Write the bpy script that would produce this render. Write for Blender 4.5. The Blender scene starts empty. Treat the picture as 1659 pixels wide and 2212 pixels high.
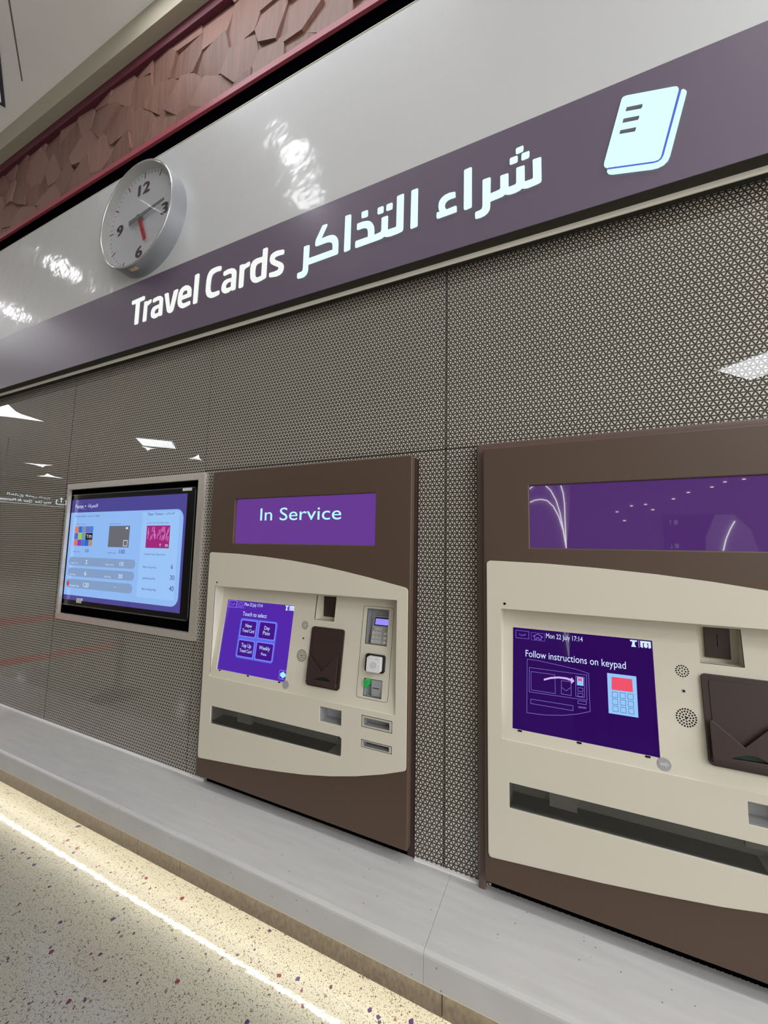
import bpy, bmesh, math, random
from mathutils import Matrix, Vector
from mathutils.geometry import tessellate_polygon
random.seed(7)
SC = bpy.context.scene
COL = SC.collection
PI = math.pi

# ------------------------------------------------------------------ camera
ZC = 1.248                       # eye height; the wall runs along x, depth is +y
cam_d = bpy.data.cameras.new('camera'); cam = bpy.data.objects.new('camera', cam_d); COL.objects.link(cam)
cam_d.sensor_fit = 'VERTICAL'; cam_d.sensor_height = 36.0
cam_d.lens = 842.4486 * 36.0 / 2212.0
cam_d.clip_start = 0.02; cam_d.clip_end = 200
RT = ((0.9083934, -0.0212238, -0.4175776), (0.4176388, 0.0937886, 0.9037597), (0.0199828, -0.9953659, 0.0940609))
cam.matrix_world = Matrix(((RT[0][0], -RT[0][1], -RT[0][2], 0), (RT[1][0], -RT[1][1], -RT[1][2], 0),
                           (RT[2][0], -RT[2][1], -RT[2][2], ZC), (0, 0, 0, 1)))
SC.camera = cam

# ------------------------------------------------------------------ world, lights, exposure
SC.view_settings.view_transform = 'Standard'
try: SC.view_settings.look = 'None'
except Exception: pass
SC.view_settings.gamma = 1.0
SC.view_settings.use_curve_mapping = False
SC.view_settings.exposure = 0.0
W = bpy.data.worlds.new('hall_ambient'); SC.world = W; W.use_nodes = True
W.node_tree.nodes['Background'].inputs[0].default_value = (0.96, 0.97, 1.0, 1)
W.node_tree.nodes['Background'].inputs[1].default_value = 3.6
def area(name, loc, sx, sy, power, col, rot=(0, 0, 0)):
    l = bpy.data.lights.new(name, 'AREA'); l.shape = 'RECTANGLE'; l.size = sx; l.size_y = sy
    l.energy = power; l.color = col
    o = bpy.data.objects.new(name, l); o.location = loc; o.rotation_euler = rot; COL.objects.link(o)
    return o
ZCEIL = 4.4425
# square skylight-like luminaires of the hall ceiling (x, y, half diagonal)
SQUARES = [(-11.65, -5.26), (3.13, -5.55), (-3.42, .442), (3.9, -1.6), (6.4, -2.6), (5.0, -4.6), (-14.9, 0.0)]  # entries after the corner light are added, unseen, to brighten the wall
POWER = [30, 30, 0, 115, 115, 115, 430]
SPOTS = [(-1.95, .22), (-5.3, .2), (-7.0, .0), (-2.1, -.2)]
# long recessed wall-washing luminaires close to the fascia (x, y, length, width)
SLOTS = [(-7.6, .93, 1.8, .26), (-1.3, .93, 1.8, .26), (1.9, .93, 1.8, .26), (5.4, .6, 1.8, .9)]  # all set out of view and reflections; the wide one is added fill
for lx, ly, sx_, sy_ in SLOTS:
    area('luminaire_or_fill', (lx, ly, ZCEIL - 0.02), sx_, sy_, (70 if lx < -5 else 11 if lx < 0 else 40) if sy_ < .5 else 120, (0.97, 0.98, 1.0))
for i, (lx, ly) in enumerate(SQUARES):
    if not POWER[i]: continue
    area('luminaire_or_fill', (lx, ly, ZCEIL - 0.02), 0.95, 0.95, POWER[i], (0.96, 0.98, 1.0), (0, 0, PI / 4))

# ------------------------------------------------------------------ material helpers
MATS = {}
def lin(c):
    return tuple(((v / 255) / 12.92 if v / 255 <= .04045 else ((v / 255 + .055) / 1.055) ** 2.4) for v in c)
def mat(name, rgb, rough=.5, metal=0, coat=0, coat_rough=.02, spec=.5, emit=None, es=0, noise=0, nscale=30, bump=0, bscale=200, ior=1.5):
    if name in MATS: return MATS[name]
    m = bpy.data.materials.new(name); m.use_nodes = True; nt = m.node_tree; b = nt.nodes['Principled BSDF']
    c = (*lin(rgb), 1)
    b.inputs['Base Color'].default_value = c
    b.inputs['Roughness'].default_value = rough; b.inputs['Metallic'].default_value = metal
    b.inputs['Coat Weight'].default_value = coat; b.inputs['Coat Roughness'].default_value = coat_rough
    b.inputs['Specular IOR Level'].default_value = spec; b.inputs['IOR'].default_value = ior
    if emit is not None:
        b.inputs['Emission Color'].default_value = (*lin(emit), 1); b.inputs['Emission Strength'].default_value = es
    if noise or bump:
        g = nt.nodes.new('ShaderNodeNewGeometry')
        if noise:
            n = nt.nodes.new('ShaderNodeTexNoise'); n.inputs['Scale'].default_value = nscale; n.inputs['Detail'].default_value = 4
            nt.links.new(g.outputs['Position'], n.inputs['Vector'])
            r = nt.nodes.new('ShaderNodeMapRange'); r.inputs[3].default_value = 1 - noise; r.inputs[4].default_value = 1 + noise
            nt.links.new(n.outputs[0], r.inputs[0])
            mx = nt.nodes.new('ShaderNodeVectorMath'); mx.operation = 'SCALE'; mx.inputs[0].default_value = c[:3]
            nt.links.new(r.outputs[0], mx.inputs['Scale']); nt.links.new(mx.outputs[0], b.inputs['Base Color'])
        if bump:
            n = nt.nodes.new('ShaderNodeTexNoise'); n.inputs['Scale'].default_value = bscale; n.inputs['Detail'].default_value = 2
            nt.links.new(g.outputs['Position'], n.inputs['Vector'])
            bp = nt.nodes.new('ShaderNodeBump'); bp.inputs['Strength'].default_value = bump; bp.inputs['Distance'].default_value = .002
            nt.links.new(n.outputs[0], bp.inputs['Height']); nt.links.new(bp.outputs[0], b.inputs['Normal'])
    MATS[name] = m
    return m
def glow(name, rgb, es, coat=0.0):
    return mat(name, (6, 6, 6), .4, spec=0, emit=rgb, es=es, coat=coat, coat_rough=.01)
class NT:                                    # tiny math-node builder
    def __init__(s, m): s.t = m.node_tree; s.l = s.t.links
    def n(s, typ, **kw):
        x = s.t.nodes.new(typ)
        for k, v in kw.items(): setattr(x, k, v)
        return x
    def m(s, op, a, b=0.0, c=None):
        x = s.n('ShaderNodeMath', operation=op)
        for i, v in enumerate((a, b) + ((c,) if c is not None else ())):
            if isinstance(v, (int, float)): x.inputs[i].default_value = v
            else: s.l.new(v, x.inputs[i])
        return x.outputs[0]
    def mix(s, f, a, b):
        x = s.n('ShaderNodeMix', data_type='RGBA')
        if isinstance(f, (int, float)): x.inputs[0].default_value = f
        else: s.l.new(f, x.inputs[0])
        for i, v in ((6, a), (7, b)):
            if isinstance(v, tuple): x.inputs[i].default_value = (*v[:3], 1)
            else: s.l.new(v, x.inputs[i])
        return x.outputs[2]

# printed glass wall: six-petal lattice, light concave triangles on a dark ground
def petal_glass():
    m = bpy.data.materials.new('petal_patterned_glass'); m.use_nodes = True; k = NT(m); b = m.node_tree.nodes['Principled BSDF']
    g = k.n('ShaderNodeNewGeometry'); sp = k.n('ShaderNodeSeparateXYZ'); k.l.new(g.outputs['Position'], sp.inputs[0])
    X, Z = sp.outputs[0], sp.outputs[2]
    a = 0.0166; h = a * math.sqrt(3) / 2
    dark = None
    for ang in (0, PI / 3, -PI / 3):
        c, s_ = math.cos(ang), math.sin(ang)
        u = k.m('ADD', k.m('MULTIPLY', X, c / a), k.m('MULTIPLY', Z, s_ / a))            # along the edge
        v = k.m('ADD', k.m('MULTIPLY', X, -s_ / h), k.m('MULTIPLY', Z, c / h))           # across
        rv = k.m('ROUND', v)
        d = k.m('ABSOLUTE', k.m('SUBTRACT', v, rv))
        t = k.m('ADD', u, k.m('MULTIPLY', rv, .5))
        t = k.m('SUBTRACT', t, k.m('ROUND', t))                                          # 0 at a vertex, .5 mid edge
        t2 = k.m('SUBTRACT', k.m('ABSOLUTE', t), .5)
        w = k.m('SUBTRACT', .165, k.m('MULTIPLY', k.m('MULTIPLY', t2, t2), .46))
        dd = k.m('SUBTRACT', w, d)
        dark = dd if dark is None else k.m('MAXIMUM', dark, dd)
    r = k.n('ShaderNodeMapRange'); r.inputs[1].default_value = -.03; r.inputs[2].default_value = .03
    k.l.new(dark, r.inputs[0])
    col = k.mix(r.outputs[0], lin((212, 207, 195)), lin((58, 53, 46)))
    k.l.new(col, b.inputs['Base Color'])
    b.inputs['Roughness'].default_value = .6; b.inputs['Specular IOR Level'].default_value = 0.0
    b.inputs['Coat Weight'].default_value = 1; b.inputs['Coat Roughness'].default_value = .004; b.inputs['Coat IOR'].default_value = 1.5
    return m
def terrazzo():
    m = bpy.data.materials.new('terrazzo'); m.use_nodes = True; k = NT(m); b = m.node_tree.nodes['Principled BSDF']
    g = k.n('ShaderNodeNewGeometry'); P = g.outputs['Position']
    wn = k.n('ShaderNodeTexNoise'); wn.inputs['Scale'].default_value = 90; k.l.new(P, wn.inputs['Vector'])
    wv = k.n('ShaderNodeVectorMath', operation='MULTIPLY_ADD'); wv.inputs[1].default_value = (.012, .012, .012)
    k.l.new(wn.outputs['Color'], wv.inputs[0]); k.l.new(P, wv.inputs[2])
    col = lin((150, 147, 135))
    n1 = k.n('ShaderNodeTexNoise'); n1.inputs['Scale'].default_value = 260; n1.inputs['Detail'].default_value = 3; k.l.new(P, n1.inputs['Vector'])
    f1 = k.n('ShaderNodeMapRange'); f1.inputs[1].default_value = .52; f1.inputs[2].default_value = .68; k.l.new(n1.outputs[0], f1.inputs[0])
    col = k.mix(f1.outputs[0], col, lin((112, 105, 92)))
    for sc, th, rad, c1, c2 in ((210, .62, .34, (92, 86, 74), (66, 58, 54)), (110, .86, .30, (60, 50, 56), (84, 76, 66)), (56, .90, .27, (48, 36, 56), (96, 84, 70)), (36, .93, .26, (92, 20, 46), (50, 26, 76))):
        v = k.n('ShaderNodeTexVoronoi'); v.inputs['Scale'].default_value = sc; k.l.new(wv.outputs[0], v.inputs['Vector'])
        s = k.n('ShaderNodeSeparateColor'); k.l.new(v.outputs['Color'], s.inputs[0])
        on = k.m('MULTIPLY', k.m('GREATER_THAN', s.outputs[0], th), k.m('LESS_THAN', v.outputs['Distance'], rad))
        cc = k.mix(k.m('GREATER_THAN', s.outputs[1], .5), lin(c1), lin(c2))
        col = k.mix(on, col, cc)
    k.l.new(col, b.inputs['Base Color'])
    b.inputs['Roughness'].default_value = .45; b.inputs['Specular IOR Level'].default_value = .3
    b.inputs['Coat Weight'].default_value = .6; b.inputs['Coat Roughness'].default_value = .05
    n2 = k.n('ShaderNodeTexNoise'); n2.inputs['Scale'].default_value = 45; n2.inputs['Detail'].default_value = 3; k.l.new(P, n2.inputs['Vector'])
    bp = k.n('ShaderNodeBump'); bp.inputs['Strength'].default_value = .5; bp.inputs['Distance'].default_value = .0008
    k.l.new(n2.outputs[0], bp.inputs['Height']); k.l.new(bp.outputs[0], b.inputs['Coat Normal'])
    return m
def stone():
    m = bpy.data.materials.new('pale_composite_stone'); m.use_nodes = True; k = NT(m); b = m.node_tree.nodes['Principled BSDF']
    g = k.n('ShaderNodeNewGeometry'); P = g.outputs['Position']
    mp = k.n('ShaderNodeMapping'); mp.inputs['Scale'].default_value = (1, 9, 1); k.l.new(P, mp.inputs[0])
    n = k.n('ShaderNodeTexNoise'); n.inputs['Scale'].default_value = 5; n.inputs['Detail'].default_value = 6; k.l.new(mp.outputs[0], n.inputs['Vector'])
    col = k.mix(n.outputs[0], lin((172, 170, 167)), lin((194, 193, 192)))
    v = k.n('ShaderNodeTexVoronoi'); v.inputs['Scale'].default_value = 75; k.l.new(P, v.inputs['Vector'])
    s = k.n('ShaderNodeSeparateColor'); k.l.new(v.outputs['Color'], s.inputs[0])
    on = k.m('MULTIPLY', k.m('GREATER_THAN', s.outputs[0], .93), k.m('LESS_THAN', v.outputs['Distance'], .16))
    col = k.mix(on, col, lin((120, 116, 112)))
    k.l.new(col, b.inputs['Base Color']); b.inputs['Roughness'].default_value = .3; b.inputs['Specular IOR Level'].default_value = .5
    return m
def enamel():                                # glossy white metal, slightly rippled
    m = bpy.data.materials.new('white_enamel_panel'); m.use_nodes = True; k = NT(m); b = m.node_tree.nodes['Principled BSDF']
    b.inputs['Base Color'].default_value = (*lin((196, 197, 198)), 1); b.inputs['Roughness'].default_value = .5
    b.inputs['Coat Weight'].default_value = 1; b.inputs['Coat Roughness'].default_value = .13
    g = k.n('ShaderNodeNewGeometry')
    n = k.n('ShaderNodeTexNoise'); n.inputs['Scale'].default_value = 5.5; n.inputs['Detail'].default_value = 3; k.l.new(g.outputs['Position'], n.inputs['Vector'])
    bp = k.n('ShaderNodeBump'); bp.inputs['Strength'].default_value = .55; bp.inputs['Distance'].default_value = .012
    k.l.new(n.outputs[0], bp.inputs['Height']); k.l.new(bp.outputs[0], b.inputs['Coat Normal'])
    return m
def wood(name, c1, c2, c3, sx, sz, rough=.45, island=True):
    m = bpy.data.materials.new(name); m.use_nodes = True; k = NT(m); b = m.node_tree.nodes['Principled BSDF']
    g = k.n('ShaderNodeNewGeometry')
    mp = k.n('ShaderNodeMapping'); mp.inputs['Scale'].default_value = (sx, sx, sz); k.l.new(g.outputs['Position'], mp.inputs[0])
    n = k.n('ShaderNodeTexNoise'); n.inputs['Scale'].default_value = 1; n.inputs['Detail'].default_value = 6; k.l.new(mp.outputs[0], n.inputs['Vector'])
    r = k.n('ShaderNodeMapRange'); r.inputs[1].default_value = .35; r.inputs[2].default_value = .65; k.l.new(n.outputs[0], r.inputs[0])
    col = k.mix(r.outputs[0], lin(c1), lin(c2))
    b.inputs['Specular IOR Level'].default_value = .25
    if island: col = k.mix(k.m('MULTIPLY', g.outputs['Random Per Island'], .6), col, lin(c3))
    k.l.new(col, b.inputs['Base Color']); b.inputs['Roughness'].default_value = rough
    return m
M_WALL = petal_glass(); M_TERR = terrazzo(); M_STONE = stone(); M_ENAMEL = enamel()
M_WOODWALL = wood('rose_wood_veneer', (106, 77, 68), (126, 93, 82), (150, 116, 106), 45, 2.5, .55)
M_PLINTH = wood('plinth_laminate', (82, 74, 66), (100, 91, 80), (0, 0, 0), 90, 60, .4, False)
M_CREAM = mat('cream_powder_coat', (204, 197, 181), .5, spec=.35, bump=.08, bscale=900)
M_CREAM2 = mat('cream_plastic', (206, 202, 190), .55)
M_BROWN = mat('brown_powder_coat', (80, 63, 51), .48, spec=.4, bump=.1, bscale=900)
M_DBROWN = mat('dark_brown_plastic', (52, 36, 32), .42)
M_BLACK = mat('black_plastic', (14, 14, 16), .4)
M_MATT = mat('matt_black', (6, 6, 7), .9, spec=.1)
M_STEEL = mat('brushed_steel', (214, 206, 196), .32, metal=.6, noise=.08, nscale=60)
M_ALU = mat('satin_aluminium', (150, 152, 156), .42, metal=.55)
M_SILVER = mat('silver_plastic', (170, 170, 172), .38, metal=.3)
M_PURPLE = mat('purple_sign_vinyl', (94, 80, 102), .42, coat=.6, coat_rough=.22)

# ------------------------------------------------------------------ object helpers
def link(name, me, m=None, parent=None):
    o = bpy.data.objects.new(name, me); COL.objects.link(o)
    if m is not None: me.materials.append(m)
    if parent is not None: o.parent = parent
    return o
def tag(o, label=None, cat=None, group=None, kind=None):
    for k_, v in (('label', label), ('category', cat), ('group', group), ('kind', kind)):
        if v: o[k_] = v
    return o
def thing(name, label, cat, loc=(0, 0, 0), group=None):
    o = bpy.data.objects.new(name, None); COL.objects.link(o); o.location = loc; o.empty_display_size = .05
    return tag(o, label, cat, group)
def mesh(name, vs, fs, smooth=False):
    me = bpy.data.meshes.new(name); me.from_pydata([tuple(v) for v in vs], [], fs); me.update()
    if smooth:
        for p in me.polygons: p.use_smooth = True
    return me
class Geo:                                   # collects geometry for ONE mesh
    def __init__(s): s.v = []; s.f = []
    def add(s, vs, fs):
        o = len(s.v); s.v += [tuple(v) for v in vs]; s.f += [tuple(i + o for i in f) for f in fs]; return s
    def box(s, x0, x1, y0, y1, z0, z1):
        return s.add([(x, y, z) for x in (x0, x1) for y in (y0, y1) for z in (z0, z1)],
                     [(0, 1, 3, 2), (4, 6, 7, 5), (0, 4, 5, 1), (2, 3, 7, 6), (0, 2, 6, 4), (1, 5, 7, 3)])
    def prism(s, loops, y0, y1, back=True):
        """loops: outer (x,z) polygon + holes; y0/y1 numbers or functions of z"""
        Y0 = y0 if callable(y0) else (lambda z, c=y0: c); Y1 = y1 if callable(y1) else (lambda z, c=y1: c)
        tris = tessellate_polygon([[Vector((p[0], p[1], 0)) for p in l] for l in loops])
        flat = [p for l in loops for p in l]; n = len(flat)
        vs = [(p[0], Y0(p[1]), p[1]) for p in flat] + [(p[0], Y1(p[1]), p[1]) for p in flat]
        fs = []
        for t in tris:
            a, b_, c = [flat[i] for i in t]
            ar = (b_[0] - a[0]) * (c[1] - a[1]) - (b_[1] - a[1]) * (c[0] - a[0])
            if abs(ar) < 1e-12: continue
            t = tuple(t) if ar > 0 else tuple(reversed(t))
            fs.append(t)
            if back: fs.append(tuple(i + n for i in reversed(t)))
        st = 0
        for l in loops:
            for i in range(len(l)):
                a, b_ = st + i, st + (i + 1) % len(l); fs.append((a, b_, b_ + n, a + n))
            st += len(l)
        return s.add(vs, fs)
    def pocket(s, loop, y0, y1):
        """open box behind a hole: side walls and back"""
        Y0 = y0 if callable(y0) else (lambda z, c=y0: c); Y1 = y1 if callable(y1) else (lambda z, c=y1: c)
        n = len(loop)
        vs = [(p[0], Y0(p[1]), p[1]) for p in loop] + [(p[0], Y1(p[1]), p[1]) for p in loop]
        fs = [(i, (i + 1) % n, (i + 1) % n + n, i + n) for i in range(n)] + [tuple(range(n, 2 * n))]
        return s.add(vs, fs)
    def disc(s, x, z, r, y0, y1, n=10):
        return s.prism([[(x + r * math.cos(2 * PI * i / n), z + r * math.sin(2 * PI * i / n)) for i in range(n)]], y0, y1)
    def outline(s, pts, w, y0, y1, closed=True):
        n = len(pts)
        for i in range(n if closed else n - 1):
            a, b_ = pts[i], pts[(i + 1) % n]; dx, dz = b_[0] - a[0], b_[1] - a[1]; L = math.hypot(dx, dz) or 1e-9
            ex, ez = dx / L * w / 2, dz / L * w / 2; nx, nz = -ez, ex
            s.prism([[(a[0] - ex - nx, a[1] - ez - nz), (b_[0] + ex - nx, b_[1] + ez - nz), (b_[0] + ex + nx, b_[1] + ez + nz), (a[0] - ex + nx, a[1] - ez + nz)]], y0, y1)
        return s
    def tube(s, pts, r, n=8):
        for a, b_ in zip(pts[:-1], pts[1:]):
            a, b_ = Vector(a), Vector(b_); d = (b_ - a).normalized(); u = d.orthogonal().normalized(); w = d.cross(u)
            vs = [p + r * (math.cos(2 * PI * i / n) * u + math.sin(2 * PI * i / n) * w) for p in (a, b_) for i in range(n)]
            s.add(vs, [(i, (i + 1) % n, (i + 1) % n + n, i + n) for i in range(n)] + [tuple(range(n)), tuple(range(n, 2 * n))])
        return s
    def lathe(s, cx, cy, prof, n=32):
        """profile (r, z) turned round the vertical through (cx, cy)"""
        vs = [(cx + r * math.cos(2 * PI * i / n), cy + r * math.sin(2 * PI * i / n), z) for r, z in prof for i in range(n)]
        fs = [(j * n + i, j * n + (i + 1) % n, (j + 1) * n + (i + 1) % n, (j + 1) * n + i) for j in range(len(prof) - 1) for i in range(n)]
        return s.add(vs, fs)
    def build(s, name, m=None, parent=None, bevel=0, seg=2, smooth=False):
        me = mesh(name, s.v, s.f, smooth)
        bm = bmesh.new(); bm.from_mesh(me); bmesh.ops.remove_doubles(bm, verts=bm.verts, dist=1e-6)
        bmesh.ops.recalc_face_normals(bm, faces=bm.faces); bm.to_mesh(me); bm.free()
        o = link(name, me, m, parent)
        if bevel:
            md = o.modifiers.new('bevel', 'BEVEL'); md.width = bevel; md.segments = seg; md.limit_method = 'ANGLE'; md.angle_limit = math.radians(50)
            for p in me.polygons: p.use_smooth = True
            wn = o.modifiers.new('wn', 'WEIGHTED_NORMAL'); wn.keep_sharp = True
        return o
def rect(x0, x1, z0, z1): return [(x0, z0), (x1, z0), (x1, z1), (x0, z1)]
def rrect(x0, x1, z0, z1, r, n=5):
    out = []
    for cx, cz, a0 in ((x1 - r, z0 + r, -PI / 2), (x1 - r, z1 - r, 0), (x0 + r, z1 - r, PI / 2), (x0 + r, z0 + r, PI)):
        out += [(cx + r * math.cos(a0 + PI / 2 * i / n), cz + r * math.sin(a0 + PI / 2 * i / n)) for i in range(n + 1)]
    return out
def bbox(q):
    """averages a near-rectangular quad TL,TR,BR,BL to x0,x1,z0,z1"""
    return ((q[0][0] + q[3][0]) / 2, (q[1][0] + q[2][0]) / 2, (q[2][1] + q[3][1]) / 2, (q[0][1] + q[1][1]) / 2)
_gl = {}
def text_geo(s):
    if s in _gl: return _gl[s]
    cu = bpy.data.curves.new('t', 'FONT'); cu.body = s; cu.size = 1; cu.resolution_u = 4
    o = bpy.data.objects.new('t', cu); COL.objects.link(o)
    dg = bpy.context.evaluated_depsgraph_get(); dg.update()
    me = bpy.data.meshes.new_from_object(o.evaluated_get(dg))
    vs = [(v.co.x, v.co.y) for v in me.vertices]; fs = [tuple(p.vertices) for p in me.polygons]
    COL.objects.unlink(o); bpy.data.objects.remove(o); bpy.data.meshes.remove(me); bpy.data.curves.remove(cu)
    _gl[s] = (vs, fs); return _gl[s]
CAP = None
def text_into(G, s, p0, p1, yf, bbox_fit=False):
    """lettering with its baseline start at p0 and cap-height end at p1 on the surface y = yf(z)"""
    global CAP
    if CAP is None:
        CAP = max(v[1] for v in text_geo('H')[0])
    Y = yf if callable(yf) else (lambda z, c=yf: c)
    vs, fs = text_geo(s)
    if not vs: return
    x0, x1 = min(v[0] for v in vs), max(v[0] for v in vs); z0, z1 = (0, CAP)
    if bbox_fit: z0, z1 = min(v[1] for v in vs), max(v[1] for v in vs)
    sx = (p1[0] - p0[0]) / (x1 - x0); sz = (p1[1] - p0[1]) / (z1 - z0)
    out = [(p0[0] + (v[0] - x0) * sx, p0[1] + (v[1] - z0) * sz) for v in vs]
    G.add([(x, Y(z), z) for x, z in out], [tuple(reversed(f)) for f in fs])

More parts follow.
